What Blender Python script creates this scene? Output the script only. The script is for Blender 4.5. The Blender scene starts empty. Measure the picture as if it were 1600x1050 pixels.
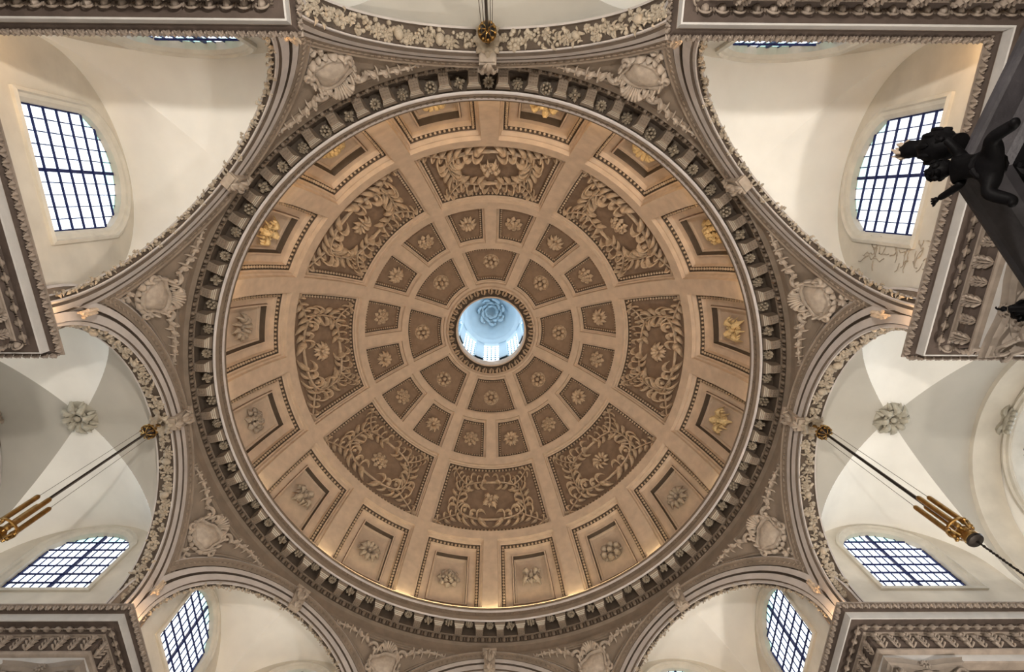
import bpy, bmesh, math, random
from math import sin, cos, pi, sqrt, radians as rad, atan2
from mathutils import Vector, Matrix
from mathutils.geometry import tessellate_polygon
random.seed(7)
SC = bpy.context.scene
COL = SC.collection
Z0 = 1.5            # eye height above the floor; heights below are measured from the eye

# ------------------------------------------------------------------ camera
cam_d = bpy.data.cameras.new('camera'); cam = bpy.data.objects.new('camera', cam_d); COL.objects.link(cam)
right = Vector((0.99993213, -0.00522288, -0.01041424))
up = Vector((-0.00086242, -0.92461538, 0.38090110))
back = right.cross(up)
M = Matrix((right, up, back)).transposed().to_4x4()
M.translation = Vector((0.1154, -4.241, Z0))
cam.matrix_world = M
cam_d.sensor_width = 36; cam_d.lens = 940 / 1600 * 36
cam_d.shift_x = 0.01044; cam_d.shift_y = 0.10760
cam_d.clip_end = 400
SC.camera = cam

# ------------------------------------------------------------------ world, exposure, lamps
w = bpy.data.worlds.new('sky'); SC.world = w; w.use_nodes = True
bg = w.node_tree.nodes['Background']
bg.inputs['Color'].default_value = (0.86, 0.93, 1.0, 1); bg.inputs['Strength'].default_value = 3.4
SC.view_settings.view_transform = 'Standard'; SC.view_settings.look = 'None'
SC.view_settings.gamma = 1; SC.view_settings.use_curve_mapping = False
SC.view_settings.exposure = 0.55
cy = SC.cycles
cy.use_denoising = True; cy.max_bounces = 7; cy.diffuse_bounces = 5; cy.transparent_max_bounces = 8
cy.caustics_reflective = False; cy.caustics_refractive = False

def lamp(kind, name, loc, power, color, size=.3, target=None, spot=None):
    d = bpy.data.lights.new(name, kind); d.energy = power; d.color = color
    if kind == 'AREA': d.shape = 'DISK'; d.size = size
    elif kind in ('POINT', 'SPOT'): d.shadow_soft_size = size
    if kind == 'SPOT': d.spot_size = spot; d.spot_blend = .8
    o = bpy.data.objects.new(name, d); COL.objects.link(o); o.location = loc
    if target is not None:
        o.rotation_euler = (Vector(target) - Vector(loc)).to_track_quat('-Z', 'Y').to_euler()
    return o
LAMPK = 2.2; COVEK = .9
WARM = (1.0, .72, .42); NEUT = (1.0, .93, .84)
# floodlights of the hanging lamps below the arches (their light reaches the dome from below)
for (lx, ly, pw) in ((0, 6.6, 60), (0, -6.6, 560), (6.6, 0, 380), (-6.6, 0, 70)):
    lamp('POINT', 'hanging_lamp_light', (lx, ly, Z0 + 2.2), pw * LAMPK, NEUT, .15)
# warm strip lights lying on the ledge behind the ring cornice, shining up the dome
for k in range(36):
    a = rad(10 * k + 5)
    pw = COVEK * (.7 + 3.4 * max(0, sin(a)) ** 2 + 4.6 * max(0, -sin(a)))
    l = lamp('AREA', 'cove_strip_light', (6.05 * cos(a), 6.05 * sin(a), Z0 + 13.40), pw, (1.0, .80, .46) if sin(a) > 0 else (1.0, .68, .34))
    l.data.shape = 'RECTANGLE'; l.data.size = 1.05; l.data.size_y = .04
    n = Vector((.35 * cos(a), .35 * sin(a), -1)); t = Vector((-sin(a), cos(a), 0)); zz = -Vector((.12 * cos(a), .12 * sin(a), 1)).normalized()
    l.matrix_world = Matrix.Translation(l.location) @ Matrix((t, zz.cross(t), zz)).transposed().to_4x4()
# small warm uplighters on the entablature corners
for sx in (-1, 1):
    for sy in (-1, 1):
        for (px, py) in ((2.62, 6.2), (6.2, 2.62)):
            lamp('POINT', 'corner_uplighter', (sx * px, sy * py, Z0 + 8.62), 15, (1, .62, .30), .05)
        lamp('POINT', 'corner_uplighter', (sx * 6.12, sy * 6.12, Z0 + 8.7), 11, (1, .66, .34), .05)
# openings through which the sky lights the vaults (they only guide the light sampling)
def portal(p, n, sx_, sz_):
    l = lamp('AREA', 'window_portal', p, 1, (1, 1, 1)); l.data.shape = 'RECTANGLE'; l.data.size = sx_; l.data.size_y = sz_
    l.data.cycles.is_portal = True
    l.rotation_euler = Vector(n).to_track_quat('-Z', 'Z').to_euler()
for q in range(4):
    c, s_ = (1, 0, -1, 0)[q], (0, 1, 0, -1)[q]
    R2 = lambda x, y: (x * c - y * s_, x * s_ + y * c)
    for (px, py, nx, ny) in ((6.75, 4.6, -1, 0), (4.6, 6.75, 0, -1), (8.46, 2.9, 0, -1), (8.46, -2.9, 0, 1)):
        P = R2(px, py); n_ = R2(nx, ny); portal((P[0], P[1], Z0 + 10.6), (n_[0], n_[1], 0), 1.8, 2.2)
portal((11.5, 0, Z0 + 10.3), (-1, 0, 0), 3.2, 2.8)

# ------------------------------------------------------------------ materials
def mat(name, col, rough=.8, metal=0, var=.12, scale=3, bump=.15, bscale=40, spec=.25, streak=0):
    m = bpy.data.materials.new(name); m.use_nodes = True; nt = m.node_tree; N = nt.nodes; L = nt.links
    b = N['Principled BSDF']; b.inputs['Roughness'].default_value = rough; b.inputs['Metallic'].default_value = metal
    b.inputs['Specular IOR Level'].default_value = spec
    tc = N.new('ShaderNodeTexCoord')
    nz = N.new('ShaderNodeTexNoise'); nz.inputs['Scale'].default_value = scale; nz.inputs['Detail'].default_value = 7
    L.new(tc.outputs['Object'], nz.inputs['Vector'])
    rp = N.new('ShaderNodeValToRGB'); rp.color_ramp.elements[0].position = .3; rp.color_ramp.elements[1].position = .7
    c = Vector(col)
    rp.color_ramp.elements[0].color = (*(c * (1 - var)), 1); rp.color_ramp.elements[1].color = (*[min(1, v) for v in c * (1 + var)], 1)
    L.new(nz.outputs['Fac'], rp.inputs['Fac']); L.new(rp.outputs['Color'], b.inputs['Base Color'])
    if bump:
        n2 = N.new('ShaderNodeTexNoise'); n2.inputs['Scale'].default_value = bscale; n2.inputs['Detail'].default_value = 5
        L.new(tc.outputs['Object'], n2.inputs['Vector'])
        bp = N.new('ShaderNodeBump'); bp.inputs['Strength'].default_value = bump; bp.inputs['Distance'].default_value = .02
        L.new(n2.outputs['Fac'], bp.inputs['Height']); L.new(bp.outputs['Normal'], b.inputs['Normal'])
    return m
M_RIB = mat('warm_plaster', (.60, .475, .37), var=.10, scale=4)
M_COF = mat('coffer_plaster', (.27, .19, .135), var=.14, scale=5)  # coffer floors: shade of the recess put into a darker colour
M_ORN = mat('ornament_plaster', (.55, .42, .30), rough=.55, var=.18, scale=9, spec=.4)
M_ORNLIT = mat('lit_ochre_plaster', (.66, .50, .27), rough=.5, var=.2, scale=9, spec=.4)  # rosettes on the lit side: the warm light is painted into their colour
M_RING = mat('stone_plaster', (.235, .185, .142), var=.12, scale=4)
M_ARCH = mat('arch_plaster', (.50, .455, .425), var=.1, scale=4)
M_GARL = mat('garland_plaster', (.40, .335, .255), rough=.5, var=.25, scale=12, spec=.45)
M_CART = mat('cartouche_plaster', (.40, .33, .265), rough=.5, var=.18, scale=9, spec=.4)
M_BAND = mat('painted_shade_plaster', (.10, .076, .058), var=.15, scale=6)  # shade of grooves, recesses and garland backing painted as dark colour
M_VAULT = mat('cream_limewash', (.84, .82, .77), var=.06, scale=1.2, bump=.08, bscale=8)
M_VGREY = mat('shade_grey_limewash', (.47, .445, .395), var=.07, scale=1.0, bump=.08, bscale=8)
M_WALL = mat('buff_limewash', (.62, .57, .485), var=.1, scale=2, bump=.1, bscale=12)
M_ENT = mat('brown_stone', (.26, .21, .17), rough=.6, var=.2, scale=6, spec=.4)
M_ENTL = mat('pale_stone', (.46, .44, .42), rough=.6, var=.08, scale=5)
M_ENTD = mat('shade_dark_stone', (.075, .055, .045), rough=.7, var=.2, scale=5)  # shade under the cornice and between the carvings, painted as dark stone
M_COL = mat('column_stone', (.20, .165, .135), rough=.6, var=.15, scale=6)
M_BOSS = mat('boss_stone', (.40, .37, .30), rough=.5, var=.2, scale=9, spec=.4)
M_PALE = mat('pale_lilac_paint', (.66, .62, .61), rough=.5)
M_FRAME = mat('window_stone', (.62, .58, .50), var=.08, scale=4)
M_LEAD = mat('blue_black_lead', (.012, .02, .10), rough=.5, var=.2, scale=9, bump=0)
M_BRASS = mat('brass', (.45, .27, .09), rough=.28, metal=1, var=.25, scale=14, bump=.05)
M_DARK = mat('dark_bronze', (.03, .024, .02), rough=.4, metal=.6, var=.3, scale=14, bump=.05)
M_CABLE = mat('steel_cable', (.16, .14, .12), rough=.5, metal=.5, bump=0)
M_WOOD = mat('black_oak', (.0016, .0014, .0016), rough=.6, var=.5, scale=12, spec=.04)
M_WOODG = mat('grey_oak', (.020, .018, .020), rough=.5, var=.3, scale=6, spec=.16)
M_LANT = mat('lantern_white', (.50, .62, .69), rough=.7, var=.04, bump=.05)
M_LANTB = mat('lantern_blue', (.24, .43, .56), rough=.7, var=.06, bump=.05)
M_FLOOR = mat('stone_floor', (.52, .48, .42), rough=.5, var=.15, scale=2)

def glassm(name, tint, gl=.06):
    m = bpy.data.materials.new(name); m.use_nodes = True; nt = m.node_tree; nt.nodes.clear(); N = nt.nodes; L = nt.links
    o = N.new('ShaderNodeOutputMaterial'); t = N.new('ShaderNodeBsdfTransparent'); g = N.new('ShaderNodeBsdfGlossy')
    t.inputs['Color'].default_value = (*tint, 1); g.inputs['Roughness'].default_value = .05
    x = N.new('ShaderNodeMixShader'); fr = N.new('ShaderNodeFresnel'); fr.inputs['IOR'].default_value = 1.45
    mu = N.new('ShaderNodeMath'); mu.operation = 'MULTIPLY'; mu.inputs[1].default_value = .6
    L.new(fr.outputs[0], mu.inputs[0]); L.new(mu.outputs[0], x.inputs[0]); L.new(t.outputs[0], x.inputs[1]); L.new(g.outputs[0], x.inputs[2])
    L.new(x.outputs[0], o.inputs['Surface']); return m
M_PANE = glassm('clear_glass', (.97, .98, 1.0)); M_PANEG = glassm('green_glass', (.72, .90, .86))

# ------------------------------------------------------------------ mesh helpers
class MB:
    def __init__(s): s.v = []; s.f = []
    def add(s, vs, fs):
        n = len(s.v); s.v += [tuple(v) for v in vs]; s.f += [tuple(i + n for i in f) for f in fs]
    def grid(s, rows, closed_u=False, closed_v=False):
        n = len(s.v); nu = len(rows); nv = len(rows[0])
        for r in rows: s.v += [tuple(p) for p in r]
        for i in range(nu if closed_u else nu - 1):
            for j in range(nv if closed_v else nv - 1):
                a = i * nv + j; b = i * nv + (j + 1) % nv; c = ((i + 1) % nu) * nv + (j + 1) % nv; d = ((i + 1) % nu) * nv + j
                s.f.append((n + a, n + b, n + c, n + d))
    def box(s, c, d, M_=None):
        x, y, z = d[0] / 2, d[1] / 2, d[2] / 2
        vs = [Vector((sx * x, sy * y, sz * z)) for sx in (-1, 1) for sy in (-1, 1) for sz in (-1, 1)]
        if M_ is not None: vs = [M_ @ v for v in vs]
        s.add([v + Vector(c) for v in vs], [(0, 1, 3, 2), (4, 6, 7, 5), (0, 4, 5, 1), (2, 3, 7, 6), (0, 2, 6, 4), (1, 5, 7, 3)])
    def tube(s, pts, rads, n=6, cap=True):
        pts = [Vector(p) for p in pts]; rows = []; ref = None
        for i, p in enumerate(pts):
            t = (pts[min(i + 1, len(pts) - 1)] - pts[max(i - 1, 0)]).normalized()
            if ref is None: ref = Vector((0, 0, 1)) if abs(t.z) < .9 else Vector((1, 0, 0))
            a = t.cross(ref).normalized(); b = t.cross(a).normalized(); pass
            r = rads[i] if isinstance(rads, (list, tuple)) else rads
            rows.append([p + (a * cos(2 * pi * k / n) + b * sin(2 * pi * k / n)) * r for k in range(n)])
        b0 = len(s.v); s.grid(rows, closed_v=True)
        if cap:
            s.f.append(tuple(b0 + k for k in range(n))); s.f.append(tuple(b0 + (len(pts) - 1) * n + k for k in reversed(range(n))))
    def lathe(s, prof, n=16, M_=None, closed=False):
        rows = [[Vector((r * cos(2 * pi * k / n), r * sin(2 * pi * k / n), z)) for k in range(n)] for r, z in prof]
        if M_ is not None: rows = [[M_ @ v for v in r] for r in rows]
        s.grid(rows, closed_u=closed, closed_v=True)
    def ball(s, c, r, nu=6, nv=8, M_=None):
        rx, ry, rz = (r, r, r) if not isinstance(r, (tuple, list)) else r
        vs = [Vector((0, 0, rz))]
        for i in range(1, nu):
            a = pi * i / nu
            vs += [Vector((rx * sin(a) * cos(2 * pi * k / nv), ry * sin(a) * sin(2 * pi * k / nv), rz * cos(a))) for k in range(nv)]
        vs.append(Vector((0, 0, -rz)))
        if M_ is not None: vs = [M_ @ v for v in vs]
        fs = [(0, 1 + k, 1 + (k + 1) % nv) for k in range(nv)]
        for i in range(nu - 2):
            for k in range(nv): fs.append((1 + i * nv + k, 1 + (i + 1) * nv + k, 1 + (i + 1) * nv + (k + 1) % nv, 1 + i * nv + (k + 1) % nv))
        e = len(vs) - 1; fs += [(e, 1 + (nu - 2) * nv + (k + 1) % nv, 1 + (nu - 2) * nv + k) for k in range(nv)]
        s.add([v + Vector(c) for v in vs], fs)
    # a petal or leaf lobe: starts at p, runs along direction ang in the xy plane, rises by lift, curls over by curl
    def petal(s, p, ang, L, W, T=.35, lift=.3, curl=.6, bend=0, n=5, m=6):
        rows = []
        for i in range(n + 1):
            t = i / n; a = ang + bend * t
            x = L * (sin(a) - sin(ang)) / bend if abs(bend) > 1e-3 else L * t * cos(ang)
            y = L * (-cos(a) + cos(ang)) / bend if abs(bend) > 1e-3 else L * t * sin(ang)
            z = lift * L * sin(t * pi * (.5 + .5 * curl)); wd = W * (sin(pi * min(1, .08 + t * .9)) ** .7); th = wd * T
            c = Vector((p[0] + x, p[1] + y, p[2] + z)); nx = Vector((-sin(a), cos(a), 0))
            rows.append([c + nx * wd / 2 * cos(2 * pi * k / m) + Vector((0, 0, th * sin(2 * pi * k / m))) for k in range(m)])
        b0 = len(s.v); s.grid(rows, closed_v=True)
        s.f.append(tuple(b0 + k for k in range(m))); s.f.append(tuple(b0 + n * m + k for k in range(m)))
    def map(s, fn): s.v = [tuple(fn(Vector(v))) for v in s.v]; return s
    def mesh(s, name, m, smooth=True):
        me = bpy.data.meshes.new(name); me.from_pydata(s.v, [], s.f)
        for x in (m if isinstance(m, list) else [m]): me.materials.append(x)
        if smooth:
            me.polygons.foreach_set('use_smooth', [True] * len(me.polygons))
            me.set_sharp_from_angle(angle=rad(38))
        me.update(); return me
def link(name, me, parent=None, loc=None, rz=None, M_=None, **props):
    o = bpy.data.objects.new(name, me); COL.objects.link(o)
    if M_ is not None: o.matrix_basis = M_
    if loc is not None: o.location = loc
    if rz is not None: o.rotation_euler = (0, 0, rz)
    if parent is not None: o.parent = parent
    for k, v in props.items(): o[k] = v
    return o
def thing(name, label, cat, loc=(0, 0, 0), rz=0, group=None, kind=None, me=None):
    o = link(name, me, None, loc, rz, label=label, category=cat)
    if group: o['group'] = group
    if kind: o['kind'] = kind
    return o
def copy_tree(o, parent=None):
    c = o.copy(); COL.objects.link(c); c.parent = parent
    for ch in list(o.children): copy_tree(ch, c)
    return c
ORG = (0, 0, Z0)     # on the dome's axis at eye level: the origin of everything laid out around the axis

# ------------------------------------------------------------------ ornament kinds (flat, facing +z, radius 1)
def orn_buds(n=6):
    b = MB(); b.ball((0, 0, .25), .27, 5, 7)
    for k in range(n):
        a = 2 * pi * k / n; b.ball((.62 * cos(a), .62 * sin(a), .16), (.30, .30, .27), 5, 7)
        a2 = a + pi / n; b.petal((.45 * cos(a2), .45 * sin(a2), .0), a2, .55, .28, .3, .2, .5, n=3, m=5)
    b.lathe([(.5, .02), (.95, .04), (.9, -.02)], 14); return b
def orn_rose():
    b = MB(); b.ball((0, 0, .42), .17, 4, 6)
    for (n, r0, L, W, z, ph) in ((5, .12, .30, .36, .30, 0), (6, .25, .38, .46, .18, .4), (8, .42, .55, .52, .02, .1)):
        for k in range(n):
            a = 2 * pi * k / n + ph; b.petal((r0 * cos(a), r0 * sin(a), z), a + .55, L, W, .30, .35, .7, bend=-.9, n=4, m=6)
    return b
def orn_daisy(n=10):
    b = MB(); b.ball((0, 0, .20), (.2, .2, .22), 4, 7)
    for k in range(n):
        a = 2 * pi * k / n; b.petal((.2 * cos(a), .2 * sin(a), .05), a, .78, 5.0 / n * .82, .36, .38, .85, n=5, m=6)
        a2 = a + pi / n; b.petal((.2 * cos(a2), .2 * sin(a2), 0), a2, .62, 3.2 / n, .3, .2, .6, n=3, m=5)
    return b
def orn_leafy(n=4):
    b = MB(); b.ball((0, 0, .42), (.22, .22, .2), 4, 7)
    for k in range(n):
        a = 2 * pi * k / n + .3
        b.petal((.1 * cos(a), .1 * sin(a), .12), a, .95, .42, .32, .5, .95, n=6, m=6)
        for sgn in (-1, 1):
            for q, (r0, L) in enumerate(((.3, .42), (.52, .40), (.7, .32))):
                b.petal((r0 * cos(a), r0 * sin(a), .22 + .06 * q), a + sgn * .55, L, .20, .4, .35, .9, bend=sgn * 1.3, n=4, m=5)
        a2 = a + pi / n
        b.petal((.25 * cos(a2), .25 * sin(a2), .1), a2, .55, .22, .4, .6, 1, n=4, m=5)
        b.ball((.35 * cos(a2), .35 * sin(a2), .35), .13, 4, 5)
    return b
def orn_whirl(n=10):
    b = MB(); b.ball((0, 0, .2), (.16, .16, .2), 4, 6)
    for k in range(n):
        a = 2 * pi * k / n; b.petal((.25 * cos(a), .25 * sin(a), .08), a - .4, .8, .30, .55, .38, .8, bend=1.5, n=6, m=6)
    return b
ORN = {'buds': orn_buds(), 'rose': orn_rose(), 'daisy': orn_daisy(), 'leafy': orn_leafy(), 'whirl': orn_whirl()}
def scaled(b, r, h=None):
    h = r if h is None else h; o = MB(); o.v = [(x * r, y * r, z * h) for x, y, z in b.v]; o.f = list(b.f); return o

# ================================================================== DOME
DA, DB, DZ = 6.2, 8.6, 12.3
def dome(th, ph, dep=0.0):
    c, s = cos(ph), sin(ph); n = Vector((c / DA, s / DB)).normalized()
    R = DA * c + n.x * dep; z = DZ + DB * s + n.y * dep
    return Vector((R * cos(th), R * sin(th), z))
def dphi(ph): return sqrt((DA * sin(ph)) ** 2 + (DB * cos(ph)) ** 2)   # metres per radian
PH = [rad(6.75), rad(27.9), rad(49.2), rad(62.6), rad(75.6)]
def ribw(ph): return .20 + .04 * DA * cos(ph)
ROWS = [  # (cells, phi0, phi1, margin low, margin high, levels (inset, depth))
    (16, PH[0], PH[1], .26, .16, [(0, 0), (.01, .10), (.055, .105), (.065, .19), (.10, .20), (.11, .24), (.20, .255), (.22, .37), (.40, .39), (.415, .34), (.45, .34), (.46, .50), (.50, .51), (.51, .55), (.62, .56)]),
    (8, PH[1], PH[2], .16, .13, [(0, 0), (.01, .09), (.05, .095), (.06, .15), (.10, .16), (.11, .19), (.19, .20), (.21, .27), (.30, .27), (.75, .27)]),
    (16, PH[2], PH[3], .13, .11, [(0, 0), (.01, .085), (.042, .09), (.052, .125), (.08, .13), (.09, .15), (.15, .16), (.17, .23), (.3, .23)]),
    (8, PH[3], PH[4], .11, .08, [(0, 0), (.01, .085), (.042, .09), (.052, .125), (.08, .13), (.09, .15), (.15, .16), (.17, .23), (.3, .23)])]
shell = MB()
dome_o = thing('ceiling', 'great coffered dome painted warm beige, ringed by rows of coffers around a round opening', 'dome', ORG, kind='structure')
TN, PN = 16, 8
def loop_pts(row, inset, dep):
    n, p0, p1, m0, m1, _ = ROWS[row]
    half = pi / n
    lo = p0 + (m0 + inset) / dphi(p0); hi = p1 - (m1 + inset) / dphi(p1)
    def ha(ph): return half - (ribw(ph) / 2 + inset) / (DA * cos(ph))
    pts = []
    tn = TN if n == 8 else 8
    for i in range(tn): t = -1 + 2 * i / tn; pts.append(dome(t * ha(lo), lo, dep))
    for i in range(PN): ph = lo + (hi - lo) * i / PN; pts.append(dome(ha(ph), ph, dep))
    for i in range(tn): t = 1 - 2 * i / tn; pts.append(dome(t * ha(hi), hi, dep))
    for i in range(PN): ph = hi + (lo - hi) * i / PN; pts.append(dome(-ha(ph), ph, dep))
    return pts
def outer_pts(row):
    n, p0, p1, *_ = ROWS[row]; half = pi / n; pts = []; tn = TN if n == 8 else 8
    for i in range(tn): pts.append(dome(half * (-1 + 2 * i / tn), p0))
    for i in range(PN): pts.append(dome(half, p0 + (p1 - p0) * i / PN))
    for i in range(tn): pts.append(dome(half * (1 - 2 * i / tn), p1))
    for i in range(PN): pts.append(dome(-half, p1 + (p0 - p1) * i / PN))
    return pts
def rotz(p, a): c, s = cos(a), sin(a); return Vector((p[0] * c - p[1] * s, p[0] * s + p[1] * c, p[2]))
# scrollwork of the eight wide panels: drawn flat on (u, w) in metres, then laid on the dome
def scroll_panel():
    b = MB(); H = .034
    def stem(pts, r0, r1):
        n = len(pts); b.tube([(p[0], p[1], H + .02) for p in pts], [r0 + (r1 - r0) * i / (n - 1) for i in range(n)], 5)
    def comma(x, y, a, L, W, bend): b.petal((x, y, .01), a, L, W, .75, .22, .9, bend=bend, n=7, m=6)
    for sx in (-1, 1):
        for sy in (-1, 1):
            k = sx * sy
            # wreath: from the middle of the long side round to the middle of the short side
            P = []
            for i in range(15):
                t = i / 14 * pi / 2
                P.append((sx * (1.02 * abs(sin(t)) ** .75), sy * (.70 * abs(cos(t)) ** .62) - sy * .05))
            stem(P, .030, .026)
            for i in range(1, 15, 1):
                if i in (6, 9): continue
                x, y = P[i]; dx, dy = P[i][0] - P[i - 1][0], P[i][1] - P[i - 1][1]; a = atan2(dy, dx)
                L = .30 + .06 * (i % 3)
                if i % 2: comma(x, y, a + k * .55, L * 1.25, .066, k * 3.3)
                else: comma(x, y, a - k * .55, L * 1.15, .062, -k * 3.4)
                if i in (5, 8): b.ball((x - sx * .1, y - sy * .08, .06), (.06, .06, .05), 4, 6)
            # outward branches in the corner
            C = [(sx * (.78 + .14 * i), sy * (.50 + .055 * i + .012 * i * i)) for i in range(5)]
            stem(C, .028, .015)
            for i in range(5):
                x, y = C[i]; a = atan2(sy * .5, sx)
                comma(x, y, a + .8, .27, .06, 2.6); comma(x, y, a - .8, .27, .06, -2.6)
            x, y = C[-1]; comma(x, y, atan2(sy, sx * .4), .26, .07, -k * 2.6)
            D = [(sx * (.95 + .06 * i), sy * (.42 - .10 * i)) for i in range(4)]
            for (x, y) in D[::2]: comma(x, y, atan2(-sy * .3, sx), .24, .06, -k * 2.4)
        comma(sx * .12, .66, pi / 2 - sx * 1.2, .34, .11, -sx * 2.2); comma(sx * .12, -.76, -pi / 2 + sx * 1.2, .34, .11, sx * 2.2)
    return b
n2 = ROWS[1]; PMID = (n2[1] + n2[2]) / 2 - rad(.3)
def on_panel(v):     # u tangential, v.y upward, z height above the panel floor
    ph = PMID + v.y * 1.10 / dphi(PMID)
    th = v.x * 1.03 / (DA * cos(PMID)) * (1.0 - .09 * v.y)
    return dome(th, ph, .27 - v.z * 1.9)
scroll_me = scroll_panel().map(on_panel).mesh('scrollwork', M_ORN)
def place_on(th, ph, dep, r):   # matrix that stands a +z ornament on the dome, facing inwards
    p = dome(th, ph, dep); n = (dome(th, ph, dep - .1) - p).normalized()
    t = Vector((-sin(th), cos(th), 0)); u = n.cross(t).normalized()
    Mx = Matrix((t, u, n)).transposed().to_4x4(); Mx.translation = p
    return Mx @ Matrix.Diagonal((r, r, r * 1.35, 1))
coffer_mesh = []; bead_mesh = []
for row, (n, p0, p1, m0, m1, lev) in enumerate(ROWS):
    half = pi / n
    o_, i_ = outer_pts(row), loop_pts(row, 0, 0)
    for c in range(n):
        a = c * 2 * half + (half if n == 16 else 0)
        shell.grid([[rotz(p, a) for p in o_], [rotz(p, a) for p in i_]], closed_v=True)
    b = MB(); loops = [loop_pts(row, i, d) for i, d in lev]
    b.grid(loops, closed_v=True)
    nloop = len(loops[0]); last = loops[-1]; base = len(b.v) - len(last)
    # floor of the recess, filled with a grid between the four sides of the last loop
    tn = TN if n == 8 else 8
    S0 = last[0:tn] + [last[tn]]; S1 = last[tn:tn + PN] + [last[tn + PN]]; S2 = last[tn + PN:2 * tn + PN] + [last[2 * tn + PN]]; S3 = last[2 * tn + PN:] + [last[0]]
    S2 = S2[::-1]; S3 = S3[::-1]
    d = lev[-1][1]; lo = p0 + (m0 + lev[-1][0]) / dphi(p0); hi = p1 - (m1 + lev[-1][0]) / dphi(p1)
    rows = []
    for j in range(PN + 1):
        ph = lo + (hi - lo) * j / PN; h = half - (ribw(ph) / 2 + lev[-1][0]) / (DA * cos(ph))
        rows.append([dome(h * (-1 + 2 * i / tn), ph, d) for i in range(tn + 1)])
    b.grid(rows)
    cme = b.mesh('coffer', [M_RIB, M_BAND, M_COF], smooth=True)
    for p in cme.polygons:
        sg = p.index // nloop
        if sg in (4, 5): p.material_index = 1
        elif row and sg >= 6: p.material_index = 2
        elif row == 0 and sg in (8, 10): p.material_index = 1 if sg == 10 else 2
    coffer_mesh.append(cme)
    # bead and leaf moulding round the coffer
    bd = MB(); bi, bdp = lev[5]; L = loop_pts(row, bi + .045, bdp + .0)
    step = (.115, .115, .082, .075)[row]; s = (.045, .045, .032, .030)[row]
    acc = 0; m = len(L)
    for i in range(m):
        A, B = L[i], L[(i + 1) % m]; e = (B - A).length; t = (step - acc) % step
        while t < e:
            q = A.lerp(B, t / e); nrm = (Vector((0, 0, 8)) - q).normalized()
            bd.ball(q + nrm * .0, (s * .85, s * .85, s), 4, 6); t += step
        acc = (acc + e) % step
    # leaves in the corners
    bead_mesh.append(bd.mesh('bead_moulding', M_ORN))
orn_me = {}
def get_orn(kind, r, m):
    key = (kind, r, m.name)
    if key not in orn_me: orn_me[key] = scaled(ORN[kind], r, r * 1.0).mesh('rosette', m)
    return orn_me[key]
kinds1 = ['leafy', 'daisy', 'buds', 'leafy', 'rose', 'daisy', 'leafy', 'rose', 'whirl', 'leafy', 'rose', 'daisy', 'leafy', 'daisy', 'rose', 'leafy']
for row, (n, p0, p1, m0, m1, lev) in enumerate(ROWS):
    half = pi / n
    for c in range(n):
        a = c * 2 * half + (half if n == 16 else 0)
        co = link('coffer', coffer_mesh[row], dome_o, rz=a)
        link('bead_moulding', bead_mesh[row], co)
        lo = p0 + m0 / dphi(p0); hi = p1 - m1 / dphi(p1); pm = (lo + hi) / 2
        if row == 0: kd, r = kinds1[c], .37
        elif row == 1: kd, r = ('daisy', 'whirl', 'leafy', 'rose')[c % 4], .31
        elif row == 2: kd, r = ('rose', 'daisy')[c % 2], .29
        else: kd, r = 'buds', .28
        if row == 1: pm = PMID
        if row == 3: pm -= rad(.4)
        if row == 0: pm += rad(.55)
        link('rosette', get_orn(kd, 1.0, (M_ORNLIT if sin(a) < -.35 or cos(a) > .9 else M_CART) if row == 0 else M_ORN), co, M_=place_on(0, pm, lev[-1][1] - .005, r) @ Matrix.Rotation(c * 1.7, 4, 'Z'))
        if row == 1: link('scrollwork', scroll_me, co)
# base band of the dome and the plain collar round the opening
rowsb = []
for (R_, z) in ((6.16, 13.20), (6.16, 13.30), (DA * cos(PH[0]) + 0.0, DZ + DB * sin(PH[0]))):
    rowsb.append([Vector((R_ * cos(2 * pi * k / 96), R_ * sin(2 * pi * k / 96), z)) for k in range(96)])
shell.grid(rowsb, closed_v=True)
ribs = link('rib', shell.mesh('rib', M_RIB), dome_o)
# unseen outer shell, added to stop sky light leaking through the dome joints
b = MB(); b.lathe([(7.6, 12.0)] + [((DA + .95) * cos(rad(t)), DZ + (DB + .95) * sin(rad(t))) for t in range(3, 77, 4)] + [(1.62, DZ + DB * sin(PH[4]) + .9)], 64)
link('leak_block_shell', b.mesh('leak_block_shell', M_ENTD), dome_o)
# opening ring with leaf carving
RO = DA * cos(PH[4]); ZO = DZ + DB * sin(PH[4])
ring = MB(); ring.lathe([(RO + .01, ZO - .01), (1.52, ZO - .04), (1.50, ZO - .10), (1.44, ZO - .12), (1.36, ZO - .06), (1.27, ZO - .04), (1.20, ZO - .10), (1.155, ZO - .10), (1.15, ZO + .1), (1.15, ZO + .45)], 64)
orm = ring.mesh('opening_ring', [M_RIB, M_BAND])
for p in orm.polygons:
    if p.index // 64 in (3, 4, 5): p.material_index = 1
ro = link('opening_ring', orm, dome_o)
leaf = MB()
for k in range(36):
    a = 2 * pi * k / 36; c, s_ = cos(a), sin(a)
    t = MB(); t.petal((-.05, -.02, .02), .9, .24, .085, .8, .35, .9, bend=-1.6, n=4, m=5); t.petal((-.03, -.05, .02), -.6, .20, .07, .8, .3, .9, bend=1.5, n=4, m=5); t.ball((.04, .06, .05), .036, 4, 6)
    for f in [0]:
        n0 = len(leaf.v)
        leaf.v += [tuple(Vector(((1.32 + x) * c - y * s_, (1.32 + x) * s_ + y * c, ZO - .06 - z * 1.1))) for x, y, z in t.v]
        leaf.f += [tuple(i + n0 for i in q) for q in t.f]
link('leaf_carving', leaf.mesh('leaf_carving', M_ORN), ro, kind='stuff')

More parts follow.
